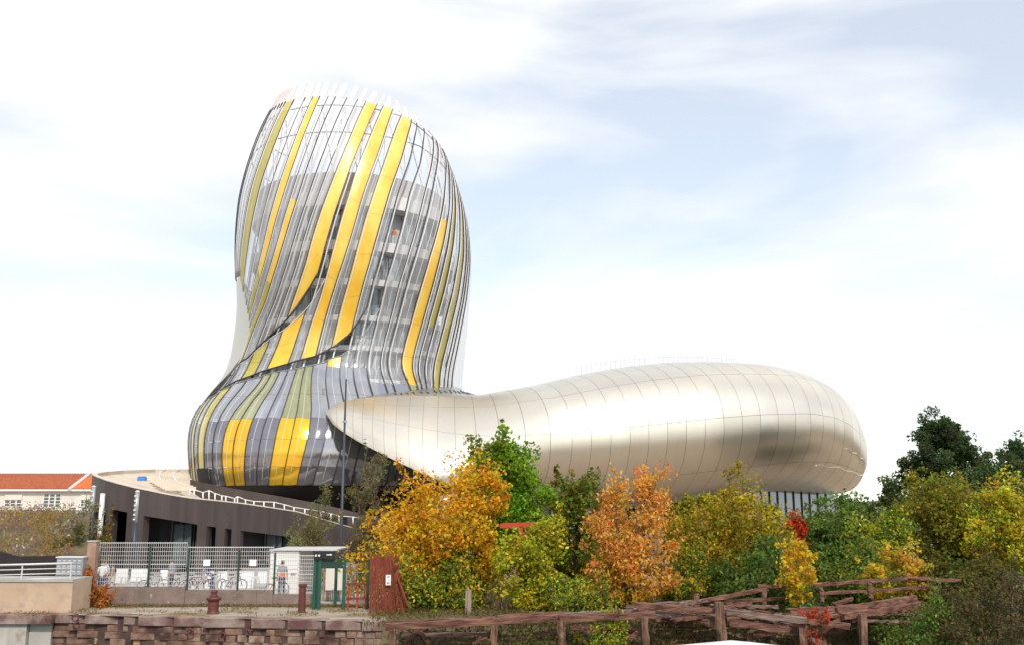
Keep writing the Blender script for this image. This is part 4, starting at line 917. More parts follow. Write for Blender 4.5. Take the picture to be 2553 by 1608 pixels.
# ------------------------------------------------------------------ rusty screen of reed-like slats
SY = 44.6
sc_ = thing('rust_screen', 'rust red slatted screen leaning beside the yellow tree with a white notice', 'screen', (at(960, 1530, SY).x, SY, 0))
n = 40
for i in range(n):
    t_ = i / (n - 1); px = 924 + 68 * t_; pxb = 922 + 88 * t_; q = at(px, 1384 + random.uniform(-10, 9) + 6 * t_, SY + 0.25 * t_); b0 = at(pxb, 1530, SY + 0.25 * t_)
    MB().bar((b0.x + random.uniform(-0.03, 0.03), b0.y + random.uniform(-0.04, 0.04), 0.0), q, 0.034, 0.03, jit=0.008).build('slat', M['rust'], sc_)
for y_ in (1396, 1450, 1505): MB().bar(at(923, y_, SY + 0.06), at(994 + (y_ - 1396) * 0.1, y_ + 3, SY + 0.3), 0.05, 0.10 if y_ == 1396 else 0.06).build('cross_rail', M['red_paint' if y_ == 1396 else 'rust'], sc_)
q = at(968, 1445, SY - 0.04); nt = thing('notice', 'white printed paper notice on the rust red screen', 'notice', q)
MB().box(q, (0.22, 0.012, 0.44), 0.06).build('sheet', M['paper'], nt)
for k, (dz, w) in enumerate(((0.15, 0.14), (0.11, 0.10), (0.02, 0.05), (-0.02, 0.05), (-0.10, 0.15), (-0.13, 0.13), (-0.16, 0.14))):
    MB().box(q + Vector((0.03 * (k in (2, 3)), -0.012, dz)), (w, 0.004, 0.016), 0.06).build('print_line', M['ink'], nt)
MB().tube([at(992, 1440, SY), at(1003, 1470, SY - 0.1), at(1018, 1510, SY - 0.2), at(1024, 1530, SY - 0.2)], 0.05, 7).build('leaning_stay', M['rust'], sc_, smooth=True)
# ------------------------------------------------------------------ red steel gantry in the trees
RY = 47.5
rg = thing('steel_gantry', 'orange red steel T frame showing through the trees', 'gantry', (at(1299, 1510, RY).x, RY, 0))
q = at(1299, 1320, RY); MB().bar((q.x, RY, 0), (q.x, RY, q.z + 0.15), 0.16, 0.16).build('post', M['red_paint'], rg)
MB().bar(at(1247, 1310, RY), at(1332, 1306, RY), 0.16, 0.22).build('beam', M['red_paint'], rg)
MB().bar(at(1299, 1340, RY), at(1330, 1312, RY), 0.08, 0.08).build('brace', M['red_paint'], rg)
q = at(1351, 1420, RY + 0.5); MB().bar((q.x, RY + 0.5, 0), (q.x, RY + 0.5, at(1351, 1370, RY).z), 0.14, 0.14).build('rear_post', M['red_paint'], rg)
pk = thing('picket_fence', 'short weathered picket fence under the yellow tree', 'fence', (at(1255, 1500, 46.8).x, 46.8, 0))
for i in range(16):
    px = 1225 + i * 4.2; q = at(px, 1452 + random.uniform(-2, 2), 46.8); MB().bar((q.x, q.y, 0), q, 0.05, 0.02).build('picket', M['paling'] if i % 3 else M['timber_grey'], pk)

# ------------------------------------------------------------------ derelict timber wharf
wh = thing('timber_wharf', 'derelict timber wharf of broken rust brown beams along the bank', 'wharf', (10, 40, 0))
def beam(px0, py0, px1, py1, Y0, Y1, w, h, mn='timber', name='beam'):
    p0, p1 = at(px0, py0, Y0), at(px1, py1, Y1); n_ = 5; m_ = MB(); prev = None
    rows_ = []; w *= 0.85; h *= 0.82; n_ = 9; jt = 0.03
    d = (p1 - p0).normalized(); x = d.cross(Vector((0, 0, 1))).normalized(); y = x.cross(d)
    for i in range(n_ + 1):
        c = p0.lerp(p1, i / n_); r_ = []
        for a, b in ((-1, -1), (0, -1.06), (1, -1), (1, 1), (0, 1.06), (-1, 1)):
            j = Vector([random.uniform(-jt, jt) for _ in range(3)]); r_.append(c + x * a * w / 2 + y * b * h / 2 + j)
        rows_.append(r_)
    m_.grid(rows_, closed=True); m_.add(rows_[0], [(5, 4, 3, 2, 1, 0)]); m_.add(rows_[-1], [(0, 1, 2, 3, 4, 5)])
    return m_.build(name, M[mn if mn != 'timber' else random.choice(('timber', 'timber', 'timber_b'))], wh)
for a in [(962, 1562, 1238, 1548, 39.6, 39.8, 0.3, 0.30), (972, 1553, 1200, 1541, 40.3, 40.4, 0.35, 0.16), (1226, 1549, 1420, 1537, 39.9, 40.0, 0.3, 0.30), (1240, 1537, 1402, 1528, 40.6, 40.7, 0.4, 0.16), (1395, 1543, 1632, 1531, 39.8, 39.9, 0.3, 0.30), (1410, 1531, 1590, 1521, 40.7, 40.7, 0.4, 0.14),
          (1582, 1508, 1812, 1524, 40.2, 39.7, 0.28, 0.24), (1618, 1532, 1700, 1536, 40.3, 40.2, 0.25, 0.30), (1690, 1540, 1800, 1548, 40.2, 40.0, 0.2, 0.22), (1640, 1516, 1790, 1530, 41.0, 40.7, 0.3, 0.2), (1812, 1526, 2012, 1546, 39.3, 39.0, 0.3, 0.26), (1818, 1551, 1968, 1570, 39.2, 39.0, 0.26, 0.30), (1850, 1533, 1990, 1552, 40.0, 39.6, 0.3, 0.18),
          (2000, 1546, 2118, 1560, 39.4, 39.2, 0.28, 0.22), (2084, 1520, 2282, 1491, 40.3, 41.6, 0.3, 0.26), (2100, 1536, 2300, 1508, 39.8, 41.2, 0.34, 0.30), (2010, 1528, 2110, 1521, 41.0, 41.0, 0.3, 0.2), (2060, 1541, 2130, 1531, 40.4, 40.2, 0.3, 0.16)]: beam(*a)
for a in [(1630, 1523, 1780, 1541, 40.6, 40.1, 0.16, 0.10), (1655, 1538, 1745, 1526, 40.0, 40.8, 0.18, 0.08), (1700, 1521, 1860, 1534, 41.3, 40.6, 0.2, 0.10), (1880, 1524, 2030, 1539, 41.4, 40.2, 0.2, 0.12), (1900, 1541, 2060, 1526, 40.0, 41.4, 0.18, 0.1), (1960, 1517, 2120, 1531, 41.8, 41.0, 0.22, 0.1), (2030, 1536, 2180, 1512, 40.4, 41.4, 0.2, 0.12), (2090, 1510, 2240, 1503, 41.9, 42.2, 0.22, 0.1), (2150, 1525, 2290, 1500, 40.6, 41.8, 0.18, 0.1), (1990, 1550, 2090, 1533, 39.6, 40.2, 0.2, 0.14), (1330, 1531, 1460, 1527, 40.9, 41.0, 0.2, 0.1), (1060, 1549, 1260, 1539, 40.9, 41.0, 0.2, 0.1)]: beam(*a, name='broken_plank')
for a in [(1000, 1583, 1240, 1578, 40.6, 40.6, 0.2, 0.16), (1010, 1600, 1044, 1572, 40.4, 40.3, 0.16, 0.2), (1044, 1572, 1070, 1604, 40.3, 40.4, 0.16, 0.2), (1180, 1606, 1228, 1576, 40.4, 40.2, 0.16, 0.2), (1260, 1596, 1400, 1570, 40.8, 40.6, 0.16, 0.2), (1620, 1560, 1790, 1556, 41.0, 41.0, 0.2, 0.2), (1420, 1565, 1600, 1575, 41.0, 40.8, 0.18, 0.2), (1560, 1600, 1612, 1560, 40.2, 40.0, 0.16, 0.2), (1830, 1600, 1990, 1556, 40.6, 40.0, 0.18, 0.22), (2010, 1600, 2100, 1540, 40.2, 40.0, 0.2, 0.24), (2060, 1580, 2160, 1548, 40.8, 40.2, 0.18, 0.2), (1960, 1566, 2060, 1608, 39.6, 39.4, 0.2, 0.2)]: beam(*a, name='under_brace')
for a in [(978, 1570, 980, 1690, 39.6, 39.6, 0.3, 0.3), (1231, 1556, 1233, 1690, 39.7, 39.7, 0.3, 0.3), (1398, 1545, 1408, 1690, 39.75, 39.7, 0.28, 0.28), (1606, 1538, 1616, 1690, 39.7, 39.7, 0.3, 0.3), (1793, 1500, 1806, 1690, 39.4, 39.3, 0.32, 0.32), (2000, 1548, 2008, 1690, 39.2, 39.1, 0.3, 0.3), (2150, 1530, 2158, 1690, 39.6, 39.6, 0.3, 0.3), (1866, 1580, 1880, 1690, 40.2, 40.2, 0.2, 0.2)]: beam(*a, mn='timber_post', name='pile')
for a in [(1560, 1512, 1765, 1497, 43.2, 43.0, 0.14, 0.16), (1740, 1500, 1915, 1466, 43.0, 43.4, 0.16, 0.18), (1890, 1460, 1990, 1465, 43.4, 43.3, 0.2, 0.16), (1985, 1460, 2070, 1455, 43.3, 43.3, 0.18, 0.16), (2060, 1456, 2260, 1441, 43.3, 44.0, 0.18, 0.16), (2255, 1438, 2395, 1447, 44.0, 44.3, 0.18, 0.14),
          (1740, 1503, 2000, 1488, 43.2, 43.4, 0.1, 0.14), (2050, 1479, 2260, 1466, 43.4, 44.0, 0.12, 0.13), (2255, 1466, 2330, 1462, 44.0, 44.2, 0.12, 0.12), (2510, 1438, 2620, 1446, 45, 45, 0.18, 0.16)]: beam(*a, name='rail')
for a in [(1736, 1480, 1737, 1516, 43.0, 43.0, 0.3, 0.3), (1906, 1464, 1904, 1516, 43.4, 43.4, 0.22, 0.22), (2046, 1458, 2050, 1500, 43.3, 43.3, 0.2, 0.2), (2168, 1450, 2170, 1490, 43.6, 43.6, 0.22, 0.22)]: beam(*a, mn='timber_post', name='rail_post')
for i in range(46):      # tangle of fallen beams
    px = random.uniform(1640, 2270); y0 = random.uniform(1503, 1548); L_ = random.uniform(40, 130); Y0 = 40.0 + (1548 - y0) / 45 * 2.4; dy = random.gauss(0, 9)
    beam(px - L_ / 2, y0, px + L_ / 2, y0 + dy, Y0, Y0 + random.uniform(-0.5, 0.5), random.uniform(0.12, 0.24), random.uniform(0.08, 0.2), name='broken_plank')
for i in range(150):       # loose broken planks on the deck
    px = random.uniform(1640, 2260); Y = random.uniform(40.6, 42.6); p = gr(px, 1500, 0.0); x_ = at(px, 1500, Y).x; z_ = random.uniform(-0.12, 0.16); l_ = random.uniform(0.25, 0.9); an = random.gauss(0, 0.5)
    c = Vector((x_, Y, z_)); d = Vector((math.cos(an), math.sin(an), random.uniform(-0.15, 0.15))) * l_ / 2
    MB().bar(c - d, c + d, random.uniform(0.06, 0.16), 0.05, jit=0.012).build('plank', M['timber'], wh)

# ------------------------------------------------------------------ white boat moored below the wharf
bp_ = at(1845, 1597, 33.0)
bt = thing('boat', 'white boat whose hipped cabin roof just shows at the bottom edge', 'boat', (bp_.x, 33, -3.2))
rows_ = []
L0, L1 = at(1640, 1608, 33).x - 0.5, at(2000, 1608, 33).x + 0.8; apx = bp_.x; zr_ = bp_.z
m = MB(); base_z = zr_ - 0.55
m.add([(L0 - 2, 31.2, base_z), (L1 + 1.4, 31.2, base_z), (L1 + 1.4, 34.0, base_z), (L0 - 2, 34.0, base_z), (apx - 0.25, 33.2, zr_), (apx + 0.25, 32.8, zr_)], [(0, 1, 5, 4), (1, 2, 5), (2, 3, 4, 5), (3, 0, 4)]); m.build('cabin_roof', M['boat_white'], bt)
MB().box(((L0 + L1) / 2 - 0.3, 32.6, base_z - 0.62), (L1 - L0 + 2.6, 2.4, 1.2)).build('cabin', M['boat_white'], bt)
for i in range(5): MB().box((L0 + 0.3 + i * 1.1, 31.38, base_z - 0.5), (0.8, 0.05, 0.5)).build('window', M['pane_dark'], bt)
hs = []
for t_ in np.linspace(0, 1, 13):
    w = 1.7 * math.sin(math.pi * min(1, 0.12 + t_ * 0.62)) ** 0.7 if t_ < 0.98 else 0.1; xx = L0 - 3 + (L1 - L0 + 7) * t_; sh_ = 0.5 * (2 * t_ - 1) ** 2
    hs.append([(xx, 32.6 - w, -2.0 + sh_), (xx, 32.6 - w * 0.85, -2.9), (xx, 32.6, -3.5), (xx, 32.6 + w * 0.85, -2.9), (xx, 32.6 + w, -2.0 + sh_)])
MB().grid(hs, closed=True).build('hull', M['boat_white'], bt, smooth=True)

# ------------------------------------------------------------------ people
def person(name_label, loc, face, top, legs, shoes='cl_dark', bend=0.0, arms='down', height=1.72, hair='hair', mid=None, group='people by the museum forecourt'):
    """one continuous skinned figure; face = heading in radians (0 looks towards +Y)"""
    s = height / 1.72; J = {}
    hipz = 0.92; bz, by = math.cos(bend), math.sin(bend)
    def up(y, z): return (0, by * (z - hipz) + y * bz, hipz + bz * (z - hipz) - y * by) if z > hipz else (0, y, z)
    def off(x, y, z): q = up(y, z); return (x, q[1], q[2])
    V = []; E = []; Rr = []; SEG = []
    def add(p, r): V.append(Vector(p) * s); Rr.append(r * s); return len(V) - 1
    def con(a, b, mn): E.append((a, b)); SEG.append(mn)
    pel = add((0, 0, 0.95), 0.125); wa = add(off(0, 0, 1.10), 0.12); ch = add(off(0, 0, 1.30), 0.15); nb = add(off(0, 0.0, 1.46), 0.06); hd = add(off(0, 0.02, 1.56), 0.085); tp = add(off(0, 0.02, 1.66), 0.08)
    con(pel, wa, mid or top); con(wa, ch, top); con(ch, nb, top); con(nb, hd, 'skin'); con(hd, tp, 'skin')
    for sd in (-1, 1):
        st = 0.05 * sd
        hp = add((0.095 * sd, 0, 0.88), 0.095); kn = add((0.105 * sd, 0.03 + st, 0.49), 0.062); an = add((0.11 * sd, -0.02 + st * 2, 0.10), 0.042); to = add((0.125 * sd, 0.13 + st * 2, 0.045), 0.04)
        con(pel, hp, legs); con(hp, kn, legs); con(kn, an, legs); con(an, to, shoes)
        sh = add(off(0.175 * sd, 0, 1.40), 0.062)
        con(ch, sh, top)
        if arms == 'down': el = add(off(0.225 * sd, -0.03, 1.13), 0.043); wr = add(off(0.235 * sd, 0.06, 0.90) if bend < 0.3 else (0.22 * sd, by * 0.4, 0.82), 0.032)
        else: el = add(off(0.22 * sd, 0.10, 1.16), 0.043); wr = add(off(0.18 * sd, 0.36, 1.10), 0.032)
        q = V[wr] / s; dv = (V[wr] - V[el]).normalized()
        con(sh, el, top); con(el, wr, 'skin')
        hn = add(q + dv * 0.08, 0.032); con(wr, hn, 'skin')
        for k in range(4):
            f1 = add(q + dv * (0.15 - 0.008 * abs(k - 1.5)) + Vector((0.006 * sd, 0.022 * (k - 1.5), -0.004)), 0.010); con(hn, f1, 'skin')
        f1 = add(q + dv * 0.09 + Vector((-0.03 * sd, 0.035, 0)), 0.011); con(wr, f1, 'skin')
    me = bpy.data.meshes.new('person'); me.from_pydata([tuple(v) for v in V], E, [])
    o = bpy.data.objects.new('person_rig', me); col.objects.link(o)
    sk = o.modifiers.new('skin', 'SKIN'); sk.use_smooth_shade = True
    for i, v in enumerate(me.skin_vertices[0].data): v.radius = (Rr[i], Rr[i]); v.use_root = (i == 0)
    sb = o.modifiers.new('sub', 'SUBSURF'); sb.levels = 1
    dg = bpy.context.evaluated_depsgraph_get(); m2 = bpy.data.meshes.new_from_object(o.evaluated_get(dg))
    bpy.data.objects.remove(o)
    mats_ = sorted(set(SEG)); 
    for mn in mats_: m2.materials.append(M[mn])
    A = np.array([V[a] for a, b in E]); B = np.array([V[b] for a, b in E]); D = B - A; dd = (D * D).sum(1) + 1e-9
    for p in m2.polygons:
        c = np.array(p.center); t_ = np.clip(((c - A) * D).sum(1) / dd, 0, 1); k = int(np.argmin((((A + D * t_[:, None]) - c) ** 2).sum(1))); p.material_index = mats_.index(SEG[k]); p.use_smooth = True
    body = bpy.data.objects.new('person', m2); col.objects.link(body); ORG[body.name] = Vector((0, 0, 0))
    body.location = loc; body.rotation_euler = (0, 0, face); tag(body, name_label, 'person', group)
    c = (V[hd] + V[tp]) / 2; hm = MB()
    ax = (V[tp] - V[hd]).normalized(); fw = Vector((0, bz, -by)); rt = Vector((1, 0, 0)); rows_ = []
    for a in np.linspace(-0.5, 1.5, 7):
        rows_.append([c + (ax * (math.sin(a) * 0.118) + (rt * math.cos(b_) * 0.094 + fw * (math.sin(b_) * 0.108 - 0.018)) * math.cos(a) + ax * 0.012) * s for b_ in np.linspace(0, 6.283, 13)[:-1] if True])
    hm.grid(rows_, closed=True); hm.f = [f for f in hm.f if not (sum((Vector(hm.v[i]) - c).dot(fw) for i in f) / 4 > 0.045 * s and sum((Vector(hm.v[i]) - c).dot(ax) for i in f) / 4 < 0.05 * s)]; hm.m = [0] * len(hm.f)
    hm.build('hair', M[hair], body, smooth=True)
    for sd in (-1, 1): MB().lathe(tuple(c + fw * 0.088 * s + rt * 0.034 * sd * s - ax * 0.005), [(0.012 * s, -0.006), (0.012 * s, 0.006)], 8).build('eye', M['hair'], body)
    MB().add([c + (fw * 0.085 + ax * 0.0) * s, c + (fw * 0.083 - ax * 0.04 + rt * 0.016) * s, c + (fw * 0.083 - ax * 0.04 - rt * 0.016) * s, c + (fw * 0.118 - ax * 0.035) * s], [(0, 1, 3), (0, 3, 2), (1, 2, 3)]).build('nose', M['skin'], body)
    return body
def gp_(px, Y): q = at(px, 1450, Y); return (q.x, Y, 0.02)
person('person in white top standing with a bicycle at the left end of the fence', gp_(253, 54.5), R(200), 'cl_white', 'cl_dark', arms='fwd')
person('person in teal top just behind the bicycle at the fence end', gp_(262, 55.4), R(150), 'cl_teal', 'cl_navy')
person('person in dusty red top and sand trousers left of the white boards', gp_(279, 54.6), R(100), 'cl_red', 'cl_sand', height=1.6)
person('man in grey blue top walking behind the mesh fence', gp_(427, 54.8), R(70), 'cl_grey', 'cl_dark', height=1.82)
person('person in blue bending over a bicycle behind the fence', gp_(530, 55.2), R(110), 'cl_blue', 'cl_navy', bend=1.05)
person('person in striped top and orange sash before the white cabin', gp_(703, 52.6), R(10), 'cl_stripe', 'cl_navy', mid='cl_orange', height=1.85)
# visitors on the tower's balconies
for lbl, px, zf, a, tp_ in (('visitor in orange on the upper tower balcony', 982, 32.57, 62, 'cl_orange'), ('visitor in dark red behind glass on the upper tower balcony', 846, 32.57, 88, 'cl_red')):
    q = Sth(a, zf, 0.81); q.z = zf; q.x = at(px, 600, q.y).x; person(lbl, q, R(180), tp_, 'cl_white' if tp_ == 'cl_orange' else 'cl_dark', group='visitors on the tower balconies', height=1.8)
# ------------------------------------------------------------------ bicycles
def make_bike(loc, rz, label, framemat):
    t = bpy.data.objects.new('bicycle', None); col.objects.link(t); ORG[t.name] = Vector((0, 0, 0)); t.location = loc; t.rotation_euler = (0, 0, rz); tag(t, label, 'bicycle', 'bicycles parked behind the fence')
    for xw in (-0.52, 0.52):
        w = MB().tube([(xw + 0.33 * math.cos(a), 0, 0.34 + 0.33 * math.sin(a)) for a in np.linspace(0, 6.2832, 25)], 0.022, 6, caps=False).build('wheel', M['rubber'], t, smooth=True)
        sp = MB()
        for a in np.linspace(0, 6.2832, 13)[:-1]: sp.tube([(xw, 0.01, 0.34), (xw + 0.32 * math.cos(a), 0, 0.34 + 0.32 * math.sin(a))], 0.004, 3)
        sp.build('spokes', M['galvanised'], w)
        MB().tube([(xw + 0.30 * math.cos(a), 0, 0.34 + 0.30 * math.sin(a)) for a in np.linspace(0, 6.2832, 25)], 0.012, 5, caps=False).build('rim', M['galvanised'], w)
    bb, st, hd_, rw_, fw_ = (-0.06, 0, 0.30), (-0.18, 0, 0.80), (0.36, 0, 0.84), (-0.52, 0, 0.34), (0.52, 0, 0.34)
    m = MB()
    for a, b in ((bb, st), (st, hd_), (bb, (0.37, 0, 0.76)), (rw_, bb), (rw_, st), (hd_, fw_)): m.tube([a, b], 0.02, 6)
    m.build('frame', M[framemat], t, smooth=True)
    MB().tube([st, (-0.21, 0, 0.92)], 0.014, 6).build('seat_post', M['galvanised'], t)
    MB().bar((-0.33, 0, 0.945), (-0.06, 0, 0.945), 0.14, 0.06).build('saddle', M['black_plastic'], t)
    MB().tube([hd_, (0.33, 0, 0.98)], 0.014, 6).tube([(0.25, -0.27, 1.02), (0.34, -0.2, 0.99), (0.34, 0.2, 0.99), (0.25, 0.27, 1.02)], 0.014, 6).build('handlebar', M['black_plastic'], t)
    MB().tube([(-0.06, -0.05, 0.30), (-0.06, -0.03, 0.30)], 0.09, 12).build('chainring', M['galvanised'], t)
    return t
for k, (px, Y, rz, lb_, fm) in enumerate(((246, 54.0, 0.25, 'bicycle beside the person in white at the fence end', 'cl_blue'), (384, 55.6, 0.5, 'bicycle left of the narrow white board', 'black_plastic'), (452, 55.6, -0.35, 'bicycle just right of the man in grey', 'cl_dark'), (485, 55.2, 0.15, 'dark bicycle parked right of the middle fence step', 'black_plastic'), (500, 56.2, -0.2, 'bicycle behind another, left of the leaning white board', 'cl_red'),
     (537, 55.9, 1.1, 'bicycle under the hands of the person in blue', 'cl_grey'), (584, 55.6, 0.9, 'bicycle left of the widest white board', 'cl_navy'), (691, 53.0, 1.0, 'bicycle leaning beside the person before the cabin', 'cl_red'))):
    make_bike(gp_(px, Y), rz, lb_, fm)

# ------------------------------------------------------------------ vegetation
def leaf_mesh(name, P, size, cols, parent=None, rng=None, droop=0.2, flat=0.0, aspect=0.55, kind=None, origin=None):
    n = len(P); d = rng.normal(size=(n, 3)); d[:, 2] -= droop; d /= np.linalg.norm(d, axis=1)[:, None]
    u = rng.normal(size=(n, 3)); u[:, 2] *= (1 - flat); s_ = np.cross(d, u); s_ /= np.linalg.norm(s_, axis=1)[:, None] + 1e-9
    nn = np.cross(d, s_); L_ = size * rng.uniform(0.65, 1.35, n)[:, None]; W_ = L_ * aspect
    v = np.empty((n, 4, 3)); v[:, 0] = P - d * L_ * 0.5; v[:, 1] = P - s_ * W_ * 0.5 + nn * L_ * 0.10 - d * L_ * 0.05; v[:, 2] = P + d * L_ * 0.5; v[:, 3] = P + s_ * W_ * 0.5 + nn * L_ * 0.10 - d * L_ * 0.05
    org = ORG.get(parent.name, Vector((0, 0, 0))) if parent else Vector(origin or (0, 0, 0))
    v -= np.array(org)
    me = bpy.data.meshes.new(name); me.vertices.add(n * 4); me.vertices.foreach_set('co', v.astype(np.float32).ravel())
    me.loops.add(n * 6); me.polygons.add(n * 2)
    b = np.arange(n)[:, None] * 4; idx = np.concatenate([b + np.array([[0, 1, 2]]), b + np.array([[0, 2, 3]])], axis=1)
    me.loops.foreach_set('vertex_index', idx.astype(np.int32).ravel()); me.polygons.foreach_set('loop_start', np.arange(n * 2, dtype=np.int32) * 3)
    me.update(calc_edges=True)
    a = me.attributes.new('leafcol', 'FLOAT_COLOR', 'POINT'); c4 = np.ones((n, 4, 4), np.float32); c4[:, :, :3] = cols[:, None, :]; a.data.foreach_set('color', c4.ravel())
    me.materials.append(M['leaf']); o = bpy.data.objects.new(name, me); col.objects.link(o); ORG[o.name] = org
    if parent: o.parent = parent
    else: o.location = org
    if kind: o['kind'] = kind
    return o
def palette(rng, n, pal, spread=0.16):
    w = np.array([p[1] for p in pal], float); w /= w.sum(); k = rng.choice(len(pal), n, p=w)
    c = np.array([p[0] for p in pal])[k]; return np.clip(c * rng.normal(1, spread, (n, 1)) * rng.normal(1, 0.06, (n, 3)), 0.003, 0.95)
SEEDN = [11]
def tree(name, label, cat, base, H, RX, prof, nleaf, lsize, pal, c0=0.15, nlimb=22, clump=0.42, stems=1, bark='bark', trunk_r=None, group=None, lean=0.0, droop=0.2, RY_=None, aspect=0.55, hgrad=None, nclump=None, seed=None, shoots=0.8):
    SEEDN[0] += 1; rng = np.random.default_rng(seed or SEEDN[0]); base = Vector(base); RY_ = RY_ or RX
    t = thing(name, label, cat, base, group); nleaf = int(nleaf * 1.25)
    px_ = [p[0] for p in prof]; pr_ = [p[1] for p in prof]
    lob = rng.uniform(0, 6.28, 4); 
    def rad(f, ang):
        return float(np.interp(f, px_, pr_)) * (1 + 0.16 * math.sin(2 * ang + lob[0] + 5 * f) + 0.13 * math.sin(3 * ang + lob[1] - 7 * f) + 0.08 * math.sin(5 * ang + lob[2] + 9 * f))
    tr = MB(); r0 = trunk_r or H * 0.022; tips = []; lobes = []
    for s_ in range(stems):
        ang = 6.28 * s_ / stems + rng.uniform(0, 1); sx, sy = (0, 0) if stems == 1 else (0.35 * RX * math.cos(ang), 0.35 * RY_ * math.sin(ang))
        hs = 1.0 if s_ == 0 else rng.uniform(0.66, 0.98); lobes.append((sx * 1.35, sy * 1.35, hs)); top = base + Vector((sx * 1.2 + lean * H, sy * 1.2, H * hs * rng.uniform(0.82, 0.95))); b0 = base + Vector((sx * 0.2, sy * 0.2, -0.1)); pts = []
        for i in range(7):
            f = i / 6; p = b0.lerp(top, f) + Vector((rng.normal() * 0.03 * H * f * (1 - f) * 2, rng.normal() * 0.03 * H * f * (1 - f) * 2, 0)); pts.append(p)
        rr = [r0 / math.sqrt(stems) * (1 - 0.85 * i / 6) for i in range(7)]; tr.tube(pts, rr, 7); tips.append((pts, rr))
    trunk = tr.build('trunk', M[bark], t, smooth=True)
    br = MB(); cl = []
    for i in range(nlimb):
        li = int(rng.integers(len(tips))); pts, rr = tips[li]; lx, ly, hs = lobes[li]; rs = 1.0 if stems == 1 else 0.66
        fz = c0 + (1 - c0) * ((i + rng.uniform(0, 1)) / nlimb) ** 0.9; ang = i * 2.4 + rng.uniform(-0.4, 0.4)
        rd = rad((fz - c0) / (1 - c0), ang) * rng.uniform(0.72, 1.02)
        fz *= hs; end = base + Vector((lx + rs * RX * rd * math.cos(ang) + lean * H * fz, ly + rs * RY_ * rd * math.sin(ang), H * fz))
        fs = max(0.05, fz - rng.uniform(0.15, 0.32)) / 0.9 * 6; k = min(int(fs), 5); st = pts[k].lerp(pts[k + 1], min(1, fs - k))
        mid = st.lerp(end, 0.5) + Vector((0, 0, 0.04 * H)) + Vector(rng.normal(size=3)) * 0.02 * H
        br.tube([st, mid, end], [rr[k] * 0.5, rr[k] * 0.3, 0.012], 5)
        for f in (0.45, 0.68, 0.86, 1.0):
            c = (st.lerp(mid, f * 2) if f < 0.5 else mid.lerp(end, f * 2 - 1)); cl.append((c, 0.75 + 0.5 * f))
        for q in range(3):
            c = mid.lerp(end, rng.uniform(0.2, 0.9)); e = c + Vector(rng.normal(size=3)) * clump * RX * 0.55 + Vector((0, 0, 0.03 * H)); br.tube([c, e], [0.02, 0.008], 4); cl.append((e, 1.0))
    for i in range(int(nlimb * shoots)):          # thin shoots that break the outline
        c, w_ = cl[rng.integers(len(cl))]; L_ = H * rng.uniform(0.06, 0.15); dr = Vector((c.x - base.x, c.y - base.y, 0)) * (0.25 / max(RX, 0.1)) + Vector(rng.normal(size=3)) * 0.25 + Vector((0, 0, 0.9)); e = c + dr.normalized() * L_ * 1.2
        br.tube([c, e], [0.016, 0.005], 4)
        for f in (0.45, 0.7, 0.95): cl.append((c.lerp(e, f), -0.30))
    br.build('branches', M[bark], t, smooth=True)
    C = np.array([tuple(c[0]) for c in cl]); Wt = np.array([abs(c[1]) for c in cl]) * rng.uniform(0.25, 1.7, len(cl))
    Wt /= Wt.sum(); k = rng.choice(len(C), nleaf, p=Wt); sig = clump * min(RX, RY_) * rng.uniform(0.20, 0.54, len(C)) * np.where(np.array([c[1] for c in cl]) < 0, 0.32, 1.0)
    g3 = rng.normal(size=(nleaf, 3)); g3 *= np.minimum(1, 1.75 / (np.linalg.norm(g3, axis=1)[:, None] + 1e-6)); P = C[k] + g3 * sig[k][:, None] * np.array([1, 1, 0.8]); P[:, 2] = np.maximum(P[:, 2], base.z + 0.03)
    cc = palette(rng, len(P), pal); ctint = rng.normal(1, 0.12, (len(C), 3)) * np.clip(rng.normal(1.06, 0.20, (len(C), 1)), 0.55, 1.5); cc = np.clip(cc * ctint[k][:len(P)] if len(P) == len(k) else cc, 0.003, 0.95)
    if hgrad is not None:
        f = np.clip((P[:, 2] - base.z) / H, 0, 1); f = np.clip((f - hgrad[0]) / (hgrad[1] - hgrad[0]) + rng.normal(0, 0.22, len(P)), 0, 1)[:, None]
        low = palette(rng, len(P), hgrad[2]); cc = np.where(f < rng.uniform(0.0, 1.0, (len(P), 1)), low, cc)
    leaf_mesh('crown', P, lsize * 1.10, cc, t, rng, droop=droop, aspect=aspect)
    return t
YEL = [((0.714, 0.399, 0.013), 4), ((0.798, 0.483, 0.032), 3), ((0.693, 0.284, 0.011), 2.0), ((0.441, 0.315, 0.021), 1.5)]
OLV = [((0.203, 0.189, 0.074), 4), ((0.270, 0.230, 0.095), 2), ((0.162, 0.176, 0.068), 2)]
GRN = [((0.192, 0.336, 0.017), 4), ((0.264, 0.420, 0.024), 3), ((0.132, 0.240, 0.014), 2)]
DGN = [((0.051, 0.094, 0.029), 4), ((0.072, 0.123, 0.036), 3), ((0.094, 0.131, 0.043), 1)]
MGN = [((0.112, 0.192, 0.029), 4), ((0.160, 0.240, 0.040), 3), ((0.080, 0.144, 0.024), 2)]
YGN = [((0.425, 0.425, 0.025), 4), ((0.550, 0.500, 0.037), 3), ((0.300, 0.375, 0.025), 3), ((0.688, 0.550, 0.037), 1)]
ORG_ = [((0.80, 0.37, 0.06), 4), ((0.82, 0.44, 0.13), 3), ((0.70, 0.27, 0.04), 1.2), ((0.68, 0.36, 0.04), 1.5)]
OGN = [((0.364, 0.294, 0.017), 4), ((0.532, 0.364, 0.017), 2.5), ((0.210, 0.224, 0.021), 3), ((0.672, 0.392, 0.021), 1.3)]
YBR = [((0.74, 0.46, 0.02), 4), ((0.80, 0.54, 0.04), 2), ((0.58, 0.44, 0.03), 2)]
RED = [((0.55, 0.05, 0.02), 4), ((0.62, 0.10, 0.03), 2)]
